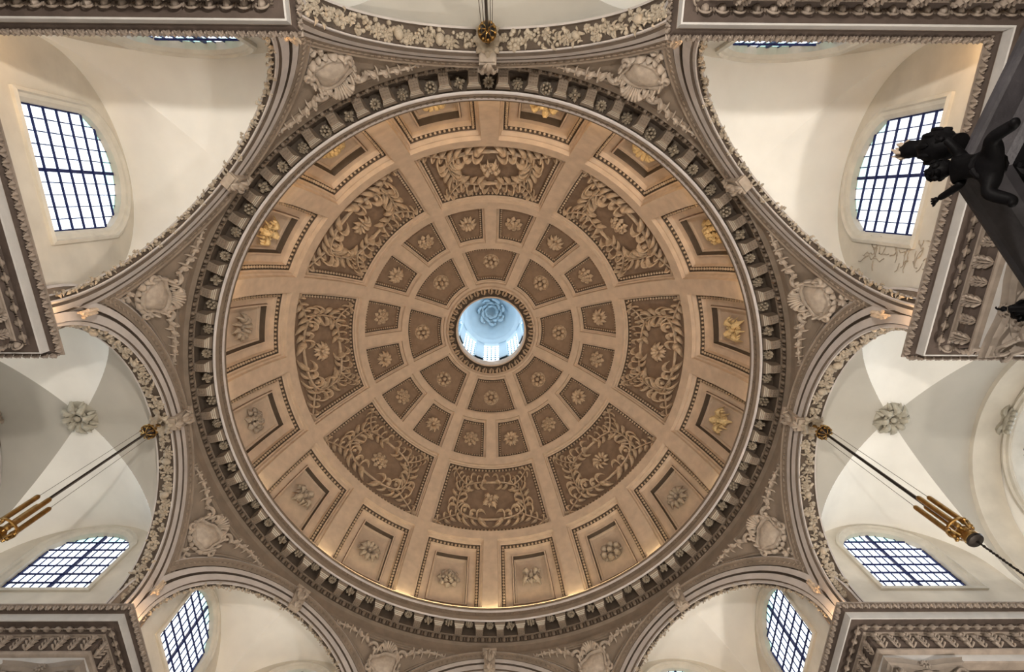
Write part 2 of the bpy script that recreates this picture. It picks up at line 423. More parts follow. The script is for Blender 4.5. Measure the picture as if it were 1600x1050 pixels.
# ------------------------------------------------------------------ lantern above the opening
lan = thing('lantern', 'round white lantern with latticed windows above the opening of the dome', 'lantern', (0, 0, Z0 + 21.0))
b = MB(); b.lathe([(1.15, 0), (1.20, .02), (1.24, .35), (1.25, .36)], 48); link('base_ring', b.mesh('base_ring', M_LANTB), lan)
NL = 8; HW = 2.3
for k in range(NL):
    a0 = 2 * pi * (k - .5) / NL - pi / 2
    # pier between two windows
    b = MB(); rows = []
    for i in range(5):
        a = a0 + (i / 4 - .5) * rad(16); rows.append([Vector((1.14 * cos(a), 1.14 * sin(a), .35)), Vector((1.14 * cos(a), 1.14 * sin(a), .35 + HW))])
    b.grid(rows); rows2 = [[Vector((p.x * 1.12, p.y * 1.12, p.z)) for p in r] for r in rows]; b.grid(rows2)
    b.grid([rows[0], rows2[0]]); b.grid([rows[-1], rows2[-1]])
    link('pier', b.mesh('pier', M_LANT), lan)
    am = a0 + pi / NL
    b = MB()
    tx, ty = -sin(am), cos(am); cx, cyy = 1.20 * cos(am), 1.20 * sin(am)
    for i in range(-2, 3): b.tube([(cx + tx * i * .15, cyy + ty * i * .15, .36), (cx + tx * i * .15, cyy + ty * i * .15, .35 + HW)], .008, 4)
    for j in range(7):
        z = .5 + j * .33; b.tube([(cx - tx * .40, cyy - ty * .40, z), (cx + tx * .40, cyy + ty * .40, z)], .008, 4)
        for i in range(-2, 3): b.ball((cx + tx * i * .15, cyy + ty * i * .15, z), .028, 4, 6)
    link('lattice', b.mesh('lattice', M_LANTB), lan)
    b = MB(); b.grid([[Vector((cx * 1.01 - tx * .5, cyy * 1.01 - ty * .5, z)), Vector((cx * 1.01 + tx * .5, cyy * 1.01 + ty * .5, z))] for z in (.35, .35 + HW)])
    link('pane', b.mesh('pane', M_PANE), lan)
b = MB(); zt = .35 + HW
b.lathe([(1.22, zt + .02), (1.10, zt - .02), (1.0, zt + .04), (.96, zt + .10), (.99, zt + .13), (1.0, zt + .35), (.92, zt + .40), (.82, zt + .62), (.66, zt + .80), (.42, zt + .95), (.2, zt + 1.02), (0.001, zt + 1.03)], 48)
link('cap', b.mesh('cap', M_LANT), lan)
b = MB()
for k in range(24):
    r = (.2, .36, .5)[k % 3]; a = k * 2.4
    b.petal((r * cos(a), r * sin(a), 0), a + 1.2, .34, .12, .6, .3, .9, bend=2.2, n=6, m=6); b.ball((r * cos(a), r * sin(a), .03), .06, 4, 6)
b.map(lambda v: Vector((v.x, v.y, zt + .99 - .55 * (v.x ** 2 + v.y ** 2) - v.z)))
link('relief', b.mesh('relief', M_LANT), lan)

# ================================================================== RING CORNICE
ringo = thing('trim_1', 'ring cornice under the dome with brackets and carved flowers between them', 'cornice', ORG, kind='structure')
b = MB()
b.lathe([(6.9, 12.02), (6.44, 12.02), (6.44, 12.10), (6.50, 12.12), (6.53, 12.30), (6.52, 12.46), (6.47, 12.49), (6.44, 12.50), (6.45, 12.72), (6.42, 12.74), (6.42, 13.04), (6.10, 13.04), (6.10, 12.91),
         (6.07, 12.905), (6.05, 12.93), (6.045, 13.02), (6.03, 13.04), (6.035, 13.10), (6.02, 13.20), (5.995, 13.26), (5.985, 13.33), (6.0, 13.36), (6.10, 13.36), (6.17, 13.22), (6.3, 13.2)], 144)
cring = link('cornice_ring', b.mesh('cornice_ring', [M_RING, M_BAND, M_PALE]), ringo)
b = MB()
for k in range(216):
    a = 2 * pi * k / 216; T = Matrix.Rotation(a, 3, 'Z')
    b.ball(T @ Vector((6.425, 0, 12.60)), (.05, .048, .085), 4, 6, T)
    a2 = a + pi / 216; T2 = Matrix.Rotation(a2, 3, 'Z')
    b.ball(T2 @ Vector((6.425, 0, 12.605)), (.03, .016, .09), 3, 4, T2)
    b.box(T @ Vector((6.45, 0, 12.705)), (.05, .14, .016), T)
link('egg_and_dart', b.mesh('egg_and_dart', M_RING), ringo, kind='stuff')
b = MB()
for k in range(288):
    a = 2 * pi * k / 288; T = Matrix.Rotation(a, 3, 'Z')
    b.ball(T @ Vector((6.018, 0, 13.14)), (.018, .035, .05), 3, 5, T)
link('leaf_moulding', b.mesh('leaf_moulding', M_RING), ringo, kind='stuff')
mb = MB()     # one bracket, pointing to the axis
prof = [(6.42, 12.98), (6.42, 12.70), (6.26, 12.715), (6.21, 12.75), (6.205, 12.79), (6.19, 12.79), (6.185, 12.83), (6.17, 12.835), (6.165, 12.87), (6.13, 12.93), (6.13, 12.98)]
hw = .088
for (sc0, yy) in ((1, hw), (1, -hw)):
    pass
def bw(i): return hw * (1.0 if i < 4 else 1.0 + .09 * (i - 3))
mb.grid([[Vector((r, s_ * bw(i), z)) for i, (r, z) in enumerate(prof)] for s_ in (-1, 1)])
for s_ in (-1, 1): mb.v += [(r, s_ * bw(i), z) for i, (r, z) in enumerate(prof)]; mb.f.append(tuple(range(len(mb.v) - len(prof), len(mb.v))))
for i in range(3):
    for j in range(4): mb.ball((6.395 - j * .047, (i - 1) * .052, 12.703 + j * .004), (.018, .026, .02), 3, 5)
mod_me = mb.mesh('bracket', [M_RING, M_FRAME])
for p in mod_me.polygons:
    if p.index in (3, 5, 7): p.material_index = 1  # paler step faces: highlights put into the colour
fl = [scaled(ORN[k], 1).mesh('flower', M_GARL) for k in ('buds', 'rose', 'daisy', 'leafy')]
for k in range(72):
    link('bracket', mod_me, ringo, rz=rad(2.5 + 5 * k))
    a = rad(5 * k)
    Mx = Matrix.Rotation(a, 4, 'Z') @ Matrix.Translation((6.25, 0, 13.035)) @ Matrix.Rotation(pi, 4, 'X') @ Matrix.Diagonal((.12, .12, .30, 1))
    link('flower', fl[(k * 7) % 4], ringo, M_=Mx)
for p in cring.data.polygons:
    if p.index // 144 in (7, 9, 10, 11): p.material_index = 1
    if p.index // 144 in (12, 13, 18): p.material_index = 2

# ================================================================== ARCHES
W = 6.42; ZS = 9.02; RI = 2.42; RX = 3.02; ZC = 8.49
def arch_path(r, z, n=40):
    pts = [(-r, z)] + [(-r * cos(pi * i / n), ZS + r * sin(pi * i / n)) for i in range(n + 1)] + [(r, z)]
    return pts
def arch_mesh(rear=.32, vaultr=.55):
    b = MB()
    prof = [(RX + .02, 0), (RX + .02, .10), (RX - .015, .115), (RX - .03, .09), (RX - .06, .085), (RX - .17, .045), (RX - .18, .01), (RX - .205, .01), (RX - .21, .065), (RX - .33, .06), (RX - .34, .0), (RX - .385, .0), (RX - .39, .055),
            (RX - .53, .045), (RX - .54, .0), (RI + .01, .0), (RI, -.02), (RI + .03, -.04), (RI + .03, -rear + .02), (RI, -rear), (RI, -rear - .03), (RI + vaultr, -rear - .03)]
    rows = []
    for (r, d) in prof: rows.append([Vector((W - d, s, z)) for s, z in arch_path(r, ZC - .02)])
    b.grid(rows); return b
arch_me = arch_mesh().mesh('arch', [M_ARCH, M_BAND, M_RING])
arch_me2 = arch_mesh(.10, .55).mesh('arch', [M_ARCH, M_BAND, M_RING])
for p in list(arch_me.polygons) + list(arch_me2.polygons):
    seg = p.index // (len(arch_path(1, 0)) - 1)
    p.material_index = 2 if seg in (2, 3, 4) else 1 if seg in (5, 6, 9, 10, 11, 13, 16, 17, 18) else 0
# leaf carving on the outer band, joined (too fine to pick apart)
b = MB()
for i in range(150):
    t = pi * (i + .5) / 150; r = RX - .10
    M3 = Matrix.Rotation(-t, 3, 'X')
    c = Vector((W - .075, -r * cos(t), ZS + r * sin(t)))
    b.ball(c, (.02, .022, .05), 3, 4, Matrix.Rotation(t - pi / 2 + (.5 if i % 2 else -.5), 3, 'X'))
band_me = b.mesh('leaf_moulding', M_RING)
# keystone with a carved mask
b = MB()
kp = [(-.0, .16), (.0, .20)]
def wedge(b, z0, z1, w0, w1, x0, x1):
    b.add([(x0, -w0, z0), (x0, w0, z0), (x1, w0, z0), (x1, -w0, z0), (x0, -w1, z1), (x0, w1, z1), (x1, w1, z1), (x1, -w1, z1)], [(0, 1, 2, 3), (4, 7, 6, 5), (0, 4, 5, 1), (1, 5, 6, 2), (2, 6, 7, 3), (3, 7, 4, 0)])
wedge(b, ZS + RI - .03, ZS + RX + .03, .12, .155, W - .13, W + .02)
wedge(b, ZS + RX + .0, ZS + RX + .06, .175, .175, W - .17, W + .02)
wedge(b, ZS + RI + .02, ZS + RI + .07, .14, .145, W - .16, W)
t = MB()
t.ball((0, .02, .05), (.075, .095, .07), 6, 8); t.ball((0, .0, .12), (.018, .035, .025), 4, 5)
for sg in (-1, 1): t.ball((sg * .03, .035, .11), (.017, .012, .012), 3, 5); t.petal((sg * .05, -.02, .03), pi / 2 + sg * -.9, .17, .08, .6, .3, .9, bend=sg * 2.0, n=5, m=5); t.petal((sg * .03, .08, .03), pi / 2 - sg * .6, .15, .07, .6, .3, .9, bend=-sg * 2, n=5, m=5); t.petal((sg * .04, -.12, .03), -pi / 2 - sg * -.5, .16, .07, .6, .3, .9, bend=-sg * 1.6, n=5, m=5)
t.petal((0, -.08, .03), -pi / 2, .17, .09, .6, .3, .9, n=4, m=5); t.petal((0, .1, .03), pi / 2, .13, .08, .6, .3, .9, n=4, m=5)
b.add([Vector((W - .12 - z, -x, ZS + 2.72 + y * 1.5)) for x, y, z in t.v], t.f)
key_me = b.mesh('keystone', M_CART)
# garland pieces on the soffit
def gpiece(kind):
    b = MB()
    if kind == 'rose': return scaled(ORN['rose'], 1)
    if kind == 'daisy': return scaled(orn_daisy(7), 1)
    if kind == 'pear': b.ball((0, 0, .5), (.62, .8, .62), 6, 8); b.petal((.5, .2, .1), .4, .8, .4, .4, .4, .8, bend=1, n=4, m=5); b.petal((-.5, .2, .1), 2.6, .8, .4, .4, .4, .8, bend=-1, n=4, m=5)
    if kind == 'grapes':
        for k in range(9): b.ball((random.uniform(-.55, .55), random.uniform(-.7, .7), random.uniform(.15, .6)), .28, 4, 6)
    if kind == 'leaf':
        for k in range(5): b.petal((0, 0, .05), k * 1.25, 1.05, .42, .45, .45, .9, bend=random.choice((-1.2, 1.2)), n=5, m=6)
    return b
gk = {k: gpiece(k).mesh('garland_piece', M_GARL) for k in ('rose', 'daisy', 'pear', 'grapes', 'leaf')}
NAMES = {'rose': 'rose', 'daisy': 'daisy', 'pear': 'fruit', 'grapes': 'grape_bunch', 'leaf': 'leaf_spray'}
def soffit_M(t, dx, size, spin, r=RI + .03):
    # centre of the soffit band at angle t along the arch, facing the opening
    p = Vector((W + .17 + dx, -r * cos(t), ZS + r * sin(t)))
    n = Vector((0, cos(t), -sin(t))); e = Vector((1, 0, 0)); u = n.cross(e)
    Mx = Matrix((e, u, n)).transposed().to_4x4(); Mx.translation = p
    return Mx @ Matrix.Rotation(spin, 4, 'Z') @ Matrix.Diagonal((size, size, size, 1))
b = MB()
rr = random.Random(3)
for i in range(230):
    t = pi * (i + .5) / 230; dx = rr.uniform(-.12, .12); m4 = soffit_M(t, dx, rr.uniform(.045, .07), rr.uniform(0, 6))
    q = MB(); (q.ball((0, 0, .3), (.7, .7, .7), 4, 6) if rr.random() < .5 else q.petal((0, 0, 0), 0, 1.9, .8, .5, .5, .9, bend=rr.choice((-1.5, 1.5)), n=4, m=5))
    b.add([m4 @ Vector(v) for v in q.v], q.f)
fill_me = b.mesh('garland_filling', M_GARL)
b = MB()      # narrow fringe of flowers on the edge of the diagonal arches
for i in range(150):
    t = pi * (i + .5) / 150; m4 = soffit_M(t, rr.uniform(-.10, -.07), rr.uniform(.035, .06), rr.uniform(0, 6), RI + .0)
    q = MB(); (q.ball((0, 0, .5), (.6, .8, .7), 4, 6) if rr.random() < .4 else q.petal((0, 0, .2), 0, 1.7, .8, .5, .5, .9, bend=rr.choice((-1.5, 1.5)), n=4, m=5))
    b.add([m4 @ Vector(v) for v in q.v], q.f)
fringe_me = b.mesh('flower_fringe', M_GARL)
gl_list = []
rr = random.Random(11)
for i in range(44):
    t = pi * (i + .5) / 44
    if abs(t - pi / 2) < .05: continue
    gl_list.append((rr.choice(['rose', 'daisy', 'pear', 'grapes', 'leaf', 'rose']), soffit_M(t, rr.uniform(-.06, .06), rr.uniform(.085, .125), rr.uniform(0, 6))))
def pendant():
    b = MB(); b.lathe([(.05, .0), (.16, .02), (.2, .08), (.17, .12), (.13, .10), (.07, .02), (.05, .0)], 14)
    for k in range(8): a = 2 * pi * k / 8; b.petal((.12 * cos(a), .12 * sin(a), .03), a, .14, .10, .5, .6, 1, n=4, m=5)
    return b
pend_me = pendant().mesh('lamp_rose', M_GARL)
ARCH_LABELS = {0: ('deep carved arch on the side with the round-windowed end wall, lamp hanging from it', 'arches under the ring cornice'),
               1: ('carved arch at the lower right diagonal, opening on a window with a blue centre bar', 0),
               2: ('carved arch lowest in the picture, only its crown and face carving in view', 0),
               3: ('carved arch at the lower left diagonal, opening on a window with a blue centre bar', 0),
               4: ('deep carved arch nearest the picture\'s left edge, lamp hanging from its crown', 0),
               5: ('carved arch at the upper left diagonal, before the large window of small panes', 0),
               6: ('wide carved arch highest in the picture, black lamp ball at its crown', 0),
               7: ('carved arch at the upper right diagonal, before the window crossed by black figures', 0)}
arches = []
def build_arch(k, rz, x_off=0, label=None, detail=True):
    o = thing('arch', label, 'arch', (x_off * cos(rz), x_off * sin(rz), Z0), rz, group='carved arches', me=arch_me if k % 2 == 0 or x_off else arch_me2)
    link('leaf_moulding', band_me, o, kind='stuff')
    link('keystone', key_me, o)
    if k % 2 and not x_off:
        link('flower_fringe', fringe_me, o, kind='stuff')
        for kd, m4 in gl_list[::2]:
            link(NAMES[kd], gk[kd], o, M_=Matrix.Translation((-.085, 0, 0)) @ m4 @ Matrix.Scale(.62, 4))
    else:
        link('garland_filling', fill_me, o, kind='stuff')
        for kd, m4 in gl_list: link(NAMES[kd], gk[kd], o, M_=m4)
    if k % 2 == 0: link('lamp_rose', pend_me, o, M_=soffit_M(pi / 2, 0, 1, 0))
    return o
for k in range(8):
    arches.append(build_arch(k, rad(45 * k), label=ARCH_LABELS[k][0]))

# ------------------------------------------------------------------ pendentives with their cartouches
RP = RX + .05
def pend_R(z):
    d = RP * RP - (z - ZS) ** 2
    s = sqrt(max(d, 0)); return sqrt((W - .0) ** 2 + s * s), s
def pend_pt(al, z, dep=0):    # al: angle from the corner direction
    R_, s = pend_R(z); R_ += dep
    return Vector((R_ * cos(al), R_ * sin(al), z))
b = MB(); rows = []
HC = rad(22.5); zb = ZS + sqrt(RP ** 2 - 2.66 ** 2)
for i in range(25):
    z = zb - .02 + (12.06 - zb) * i / 24; R_, s = pend_R(z); h = max(HC - atan2(min(s, 2.66), W), 0.0005)
    rows.append([pend_pt(h * (-1 + j / 8), z) for j in range(17)])
b.grid(rows); pend_me2 = b.mesh('pendentive', M_RING)
def pz(t): return t
b = MB()
def border(t, inset):   # right hand border of the sunk panel: (al, z)
    z = 10.62 + (11.93 - 10.62) * t; R_, s = pend_R(z); h = HC - atan2(min(s, 2.66), W) - inset / R_
    return h, z
L = []
for i in range(15):
    h, z = border(i / 14, .12)
    if h > .004: L.append((h, z))
pts = [pend_pt(h, z, -.02) for h, z in L] + [pend_pt(L[-1][0] * (1 - j / 8), L[-1][1], -.02) for j in range(1, 17)] + [pend_pt(-h, z, -.02) for h, z in reversed(L)]
pts = pts + [pts[0]]
b.tube(pts, .035, 6, cap=False)
pts2 = [p + (Vector((0, 0, 11.3)) - p).normalized() * 0 for p in pts]
mould_me = b.mesh('panel_moulding', M_RING)
def cartouche():
    b = MB()
    # shield: kidney shaped cushion
    n = 28; rows = []
    out = []
    for k in range(n):
        a = 2 * pi * k / n; r = .27 + .035 * cos(2 * a + .5) + .03 * cos(3 * a) + .02 * cos(5 * a)
        out.append((r * 1.02 * cos(a), r * .98 * sin(a)))
    for (s, z) in ((1.0, .0), (1.0, .05), (.95, .085), (.85, .10), (.6, .135), (.3, .155), (.02, .16)): rows.append([(x * s, y * s, z) for x, y in out])
    b.grid(rows, closed_v=True)
    b.tube([(x * 1.10, y * 1.10, .07) for x, y in out] + [(out[0][0] * 1.10, out[0][1] * 1.10, .07)], .038, 6, cap=False)
    def branch(P, L, W_, k0=1, z=.02):
        n = len(P); b.tube([(x, y, z + .03) for x, y in P], [.024 * (1 - .5 * i / n) for i in range(n)], 5)
        for i in range(1, n):
            a = atan2(P[i][1] - P[i - 1][1], P[i][0] - P[i - 1][0]); f = 1 - .45 * i / n
            for sg in (-1, 1): b.petal((P[i][0], P[i][1], z), a + sg * .6, L * f, W_ * f, .75, .30, .9, bend=-sg * 1.5 if i % 2 else sg * 1.9, n=6, m=6)
    for sg in (-1, 1):
        for (cx, cy_, R_, st, tw) in ((.36, .27, .15, .3, 4.6), (.34, -.20, .13, 2.2, -4.6)):
            P = []; rd = []
            for i in range(12):
                t = i / 11; a = st + tw * t; r = R_ * (1 - .75 * t); P.append((sg * (cx + r * cos(a)), cy_ + r * sin(a), .08 + .06 * t)); rd.append(.034 - .014 * t)
            b.tube(P, rd, 6); b.ball(P[-1], .034, 4, 6)
        branch([(sg * (.42 + .10 * i), .36 + .055 * i - .004 * i * i) for i in range(11)], .17, .055)
        for i in range(7):
            a = -1.25 + .40 * i; x, y = .33 * cos(a), .33 * sin(a)
            b.petal((sg * x, y, .03), (a if sg > 0 else pi - a) + sg * .5, .19, .065, .8, .4, .9, bend=sg * 1.9, n=6, m=6)
            b.petal((sg * x, y, .03), (a if sg > 0 else pi - a) - sg * .5, .15, .055, .8, .4, .9, bend=-sg * 1.9, n=6, m=6)
    branch([(.03 * sin(i * 1.3), -.34 - .085 * i) for i in range(7)], .19, .06)
    for i in range(7): a = pi / 2 + (i - 3) * .30; b.petal((.10 * cos(a), .28 + .06 * sin(a), .06), a, .19, .06, .7, .5, .9, bend=.3 * (i - 3), n=5, m=6)
    for i in range(6): b.ball((-.14 + .056 * i, .47 + .03 * (i % 2), .08), .032, 4, 6)
    return b
cm = cartouche()
def cart_map(v):
    z = 11.36 + v.y * 1.05; z2 = min(z, 12.0)
    R_, s = pend_R(max(min(z, 11.95), 10.3))
    # height above the surface is measured inwards
    return Vector(((R_ - v.z * 1.3) * cos(v.x * .98 / R_), (R_ - v.z * 1.3) * sin(v.x * .98 / R_), z))
cart_me = cm.map(cart_map).mesh('cartouche', M_CART)
PL = ['between the arch by the end-wall window and the lower right arch', 'at the lower edge, right of the bottom keystone', 'at the lower edge, left of the bottom keystone', 'between the lower left arch and the left lamp arch',
      'above the left lamp arch, below the upper left arch', 'between the upper left arch and the top arch', 'between the top arch and the upper right arch', 'between the upper right arch and the right lamp arch']
for k in range(8):
    o = thing('pendentive', 'carved spandrel ' + PL[k], 'spandrel', ORG, rad(22.5 + 45 * k), group='carved spandrels below the ring cornice', me=pend_me2)
    c = link('cartouche', cart_me, o); link('panel_moulding', mould_me, o)

# ================================================================== ENTABLATURE
WA = 2.57
def offset_poly(o):     # inner face line moved by o towards the open side
    a = WA - o; s = W - o
    return [Vector((a, 13.0)), Vector((a, s)), Vector((s, s)), Vector((s, a)), Vector((13.0, a))]
EP = [(.42, 8.49), (.42, 8.465), (.40, 8.46), (.395, 8.43), (.34, 8.345), (.335, 8.33), (.33, 8.33), (.33, 8.17), (.31, 8.165), (.21, 8.165), (.20, 8.15), (.13, 8.06), (.12, 8.045), (.10, 8.04), (.09, 8.01), (.13, 7.93), (.14, 7.82), (.10, 7.72), (.09, 7.69),
      (.13, 7.67), (.14, 7.63), (.12, 7.60), (.07, 7.58), (.07, 7.44), (.05, 7.42), (-.10, 7.42), (-.12, 7.46), (-.68, 7.46), (-.70, 7.42), (-.85, 7.42), (-.85, 8.49)]
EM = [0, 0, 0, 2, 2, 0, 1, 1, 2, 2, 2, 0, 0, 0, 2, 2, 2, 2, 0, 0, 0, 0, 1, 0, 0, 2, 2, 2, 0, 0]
b = MB(); b.grid([[Vector((p.x, p.y, z)) for p in offset_poly(o)] for o, z in EP])
top = [Vector((p.x, p.y, 8.49)) for p in offset_poly(.42)], [Vector((p.x, p.y, 8.49)) for p in offset_poly(-.85)]
b.grid(top)
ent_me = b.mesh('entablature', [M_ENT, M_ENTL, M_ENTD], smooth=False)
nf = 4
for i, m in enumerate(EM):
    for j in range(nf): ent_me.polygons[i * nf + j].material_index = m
def runs(o):
    P = offset_poly(o); ns = [Vector((-1, 0)), Vector((0, -1)), Vector((-1, 0)), Vector((0, -1))]
    for i in range(4):
        A, B = P[i].copy(), P[i + 1].copy()
        if i == 0: A = Vector((A.x, 10.2))
        if i == 3: B = Vector((10.8, B.y))
        yield A, B, ns[i]
def frame3(p, n, z):   # matrix: x along the wall, y down.. z outwards
    t = Vector((-n.y, n.x, 0)); N_ = Vector((n.x, n.y, 0)); U = Vector((0, 0, 1))
    Mx = Matrix((t, U, N_)).transposed().to_4x4(); Mx.translation = Vector((p.x, p.y, z)); return Mx
def acanthus():
    b = MB(); b.petal((0, -.15, .02), pi / 2, .30, .035, .8, .10, .9, n=6, m=6)
    for i in range(4):
        y = -.15 + .072 * i; L = (.13, .155, .15, .11)[i]
        for sg in (-1, 1): b.petal((sg * .01, y, .015), pi / 2 - sg * .95, L, .042, .9, .35, .95, bend=sg * 1.0, n=4, m=5)
    b.petal((0, .08, .02), pi / 2, .08, .06, .5, .4, 1, n=4, m=5); return b
acm = [acanthus().mesh('acanthus_leaf', M_ENT), acanthus().map(lambda v: Vector((v.x * .8, v.y * .92, v.z * .5))).mesh('acanthus_leaf', M_ENT)]
eg = MB(); lm = MB(); ac = []
for (A, B, n) in runs(.185):
    Lh = (B - A).length; m = max(1, round(Lh / .19)); d = (B - A) / m
    for i in range(m):
        Mx = frame3(A + d * (i + .5), n, 8.105) @ Matrix.Rotation(rad(-38), 4, 'X')
        q = MB(); q.ball((0, 0, .005), (.046, .066, .05), 6, 8)
        P = [(.072 * cos(t), .078 * sin(t) - .005, .012) for t in [pi * (.85 + 1.3 * k / 8) for k in range(9)]]
        q.tube(P, .013, 4); q.ball((.095, -.01, .01), (.010, .055, .02), 3, 4)
        eg.add([Mx @ Vector(v) for v in q.v], q.f)
for (A, B, n) in runs(.385):
    Lh = (B - A).length; m = max(1, round(Lh / .125)); d = (B - A) / m
    for i in range(m):
        Mx = frame3(A + d * (i + .5), n, 8.385) @ Matrix.Rotation(rad(-30), 4, 'X') @ Matrix.Scale(1.25, 4)
        q = MB(); q.petal((-.01, -.05, .0), pi / 2 + .5, .10, .05, .6, .3, .9, bend=-1.2, n=3, m=4); q.petal((.01, -.05, .0), pi / 2 - .5, .10, .05, .6, .3, .9, bend=1.2, n=3, m=4); q.ball((.06, -.01, .01), (.014, .03, .018), 3, 4); q.ball((0, .035, .015), .014, 3, 4)
        lm.add([Mx @ Vector(v) for v in q.v], q.f)
eg_me = eg.mesh('egg_and_dart', M_ENT); lm_me = lm.mesh('leaf_moulding', M_ENT)
for (A, B, n) in runs(.12):
    Lh = (B - A).length; m = max(1, round(Lh / .235)); d = (B - A) / m
    for i in range(m):
        ac.append((i % 2, frame3(A + d * (i + .5), n, 7.83)))
QN = {0: 'lower right', 1: 'lower left', 2: 'upper left', 3: 'upper right'}
EL = {0: 'brown carved entablature filling the lower right corner, over a leafy capital, lit cool', 1: 'dark carved entablature filling the lower left corner of the view',
      2: 'dark carved entablature turning round the upper left corner of the view', 3: 'brown carved entablature turning round the upper right corner, behind the black canopy'}
def rose_small():
    return scaled(ORN['rose'], .16).mesh('soffit_rosette', M_ENT)
rs_me = rose_small()
for q in range(4):
    o = thing('entablature', EL[q], 'entablature', ORG, rad(90 * q), group='carved entablatures of the four corners', me=ent_me)
    link('egg_and_dart', eg_me, o, kind='stuff'); link('leaf_moulding', lm_me, o, kind='stuff')
    for kd, m4 in ac: link('acanthus_leaf', acm[kd], o, M_=m4)
    for (x, y) in ((8.2, 2.97), (9.4, 2.97), (2.97, 8.2), (6.82, 4.9), (4.9, 6.82)):
        link('soffit_rosette', rs_me, o, M_=Matrix.Translation((x, y, 7.455)) @ Matrix.Rotation(pi, 4, 'X'))

# leafy brackets at the feet of the arches
b = MB()
for i in range(5):
    for sg in (-1, 1): b.petal((0, .02 + .06 * i, .02), pi / 2 - sg * .8, .15, .05, .8, .5, .9, bend=sg * 1.6, n=5, m=6)
b.petal((0, -.02, .03), pi / 2, .40, .05, .8, .25, .9, n=6, m=6)
for i in range(4): b.ball((random.uniform(-.08, .08), random.uniform(0, .35), .08), .035, 4, 6)
foot_me = b.mesh('corner_leaf', M_ORN)
for k in range(8):
    al = rad(22.5 + 45 * k); n = Vector((-cos(al), -sin(al), .0)); t = Vector((-sin(al), cos(al), 0)); U = Vector((0, 0, 1))
    R_ = W / cos(HC) - .16
    for q in (0,):
        Mx = Matrix((t, U, n)).transposed().to_4x4(); Mx.translation = Vector((R_ * cos(al), R_ * sin(al), 9.35))
    inv = Matrix.Rotation(-rad(45 * k), 4, 'Z')
    link('corner_leaf', foot_me, arches[k], M_=inv @ Mx)

# ------------------------------------------------------------------ columns with leafy capitals
def column_parts():
    c = MB()      # capital, z from 6.45 to 7.42
    c.lathe([(.40, 6.45), (.44, 6.47), (.44, 6.51), (.40, 6.53), (.39, 6.6), (.40, 6.9), (.46, 7.15), (.52, 7.25)], 20)
    n = 24; out = []
    for k in range(n):
        a = 2 * pi * k / n; sq = .60 / max(abs(cos(a)), abs(sin(a))); r = sq * (1 - .13 * cos(2 * a) ** 2); out.append((r * cos(a), r * sin(a)))
    c.grid([[(x * s, y * s, z) for x, y in out] for s, z in ((.3, 7.27), (.93, 7.27), (.95, 7.31), (1.0, 7.33), (1.0, 7.38), (1.04, 7.42), (.3, 7.42))], closed_v=True)
    for row, (z, r, L, m, ph) in enumerate(((6.53, .40, .36, 8, 0), (6.72, .42, .40, 8, pi / 8))):
        for k in range(m):
            a = 2 * pi * k / m + ph
            q = MB(); q.petal((0, 0, 0), pi / 2, L, .17, .30, .42, .9, n=7, m=6)
            for i in range(4):
                for sg in (-1, 1): q.petal((sg * .03, .04 + .075 * i, .04 + .03 * i), pi / 2 - sg * .8, .13, .06, .5, .35, .9, bend=sg * .9, n=3, m=5)
            Nn = Vector((cos(a), sin(a), 0)); T_ = Vector((-sin(a), cos(a), 0)); Mx = Matrix((T_, Vector((0, 0, 1)), Nn)).transposed().to_4x4(); Mx.translation = Vector((r * cos(a), r * sin(a), z))
            c.add([Mx @ Vector(v) for v in q.v], q.f)
    for k in range(4):   # corner volutes
        a = pi / 4 + pi / 2 * k
        for sg in (-1, 1):
            P = []; rd = []
            for i in range(16):
                t = i / 15; 
                if t < .45: u = t / .45; rr_ = .42 + .30 * u ** 1.5; z = 6.98 + .24 * u
                else: u = (t - .45) / .55; an = pi / 2 - 4.6 * u; R2 = .075 * (1 - .7 * u); rr_ = .72 + R2 * cos(an); z = 7.14 + R2 * sin(an)
                off = sg * (.10 * (1 - t) + .02)
                P.append((rr_ * cos(a) - off * sin(a), rr_ * sin(a) + off * cos(a), z)); rd.append(.032 - .008 * t)
            c.tube(P, rd, 6)
        am = pi / 2 * k; r = .54; q = scaled(ORN['daisy'], .09)
        Nn = Vector((cos(am), sin(am), 0)); T_ = Vector((-sin(am), cos(am), 0)); Mx = Matrix((T_, Vector((0, 0, 1)), Nn)).transposed().to_4x4(); Mx.translation = Vector((r * cos(am), r * sin(am), 7.33))
        c.add([Mx @ Vector(v) for v in q.v], q.f)
        for sg in (-1, 1):
            P = []
            for i in range(10):
                u = i / 9; an = -pi / 2 + sg * 0 + 4.2 * u; R2 = .07 * (1 - .7 * u); P.append((r * .97 * cos(am) - sg * (.10 + R2 * cos(an)) * sin(am), r * .97 * sin(am) + sg * (.10 + R2 * cos(an)) * cos(am), 7.14 + R2 * sin(an)))
            c.tube(P, .022, 5)
    s = MB(); rows = []
    for z in (-.9, 0, 3, 6.45):
        r = .43 if z < 1 else .43 - .035 * (z - 1) / 5.4
        rows.append([(r * (1 - .05 * (k % 2)) * cos(2 * pi * k / 48), r * (1 - .05 * (k % 2)) * sin(2 * pi * k / 48), z) for k in range(48)])
    s.grid(rows, closed_v=True)
    g = MB(); g.lathe([(.60, -1.5), (.60, -1.25), (.58, -1.24), (.60, -1.18), (.58, -1.1), (.52, -1.06), (.50, -1.0), (.53, -.95), (.48, -.91), (.44, -.88)], 32); g.box((0, 0, -1.42), (1.25, 1.25, .16))
    return c.mesh('capital', M_COL), s.mesh('shaft', M_COL), g.mesh('base', M_COL)
cap_me, sh_me, bs_me = column_parts()
cl = {(1, 0): 'fluted stone column with leafy capital under the lower right entablature', (-1, 0): 'fluted stone column with leafy capital under the lower left entablature',
      (1, 1): 'fluted column with leafy capital partly hidden behind the black canopy'}
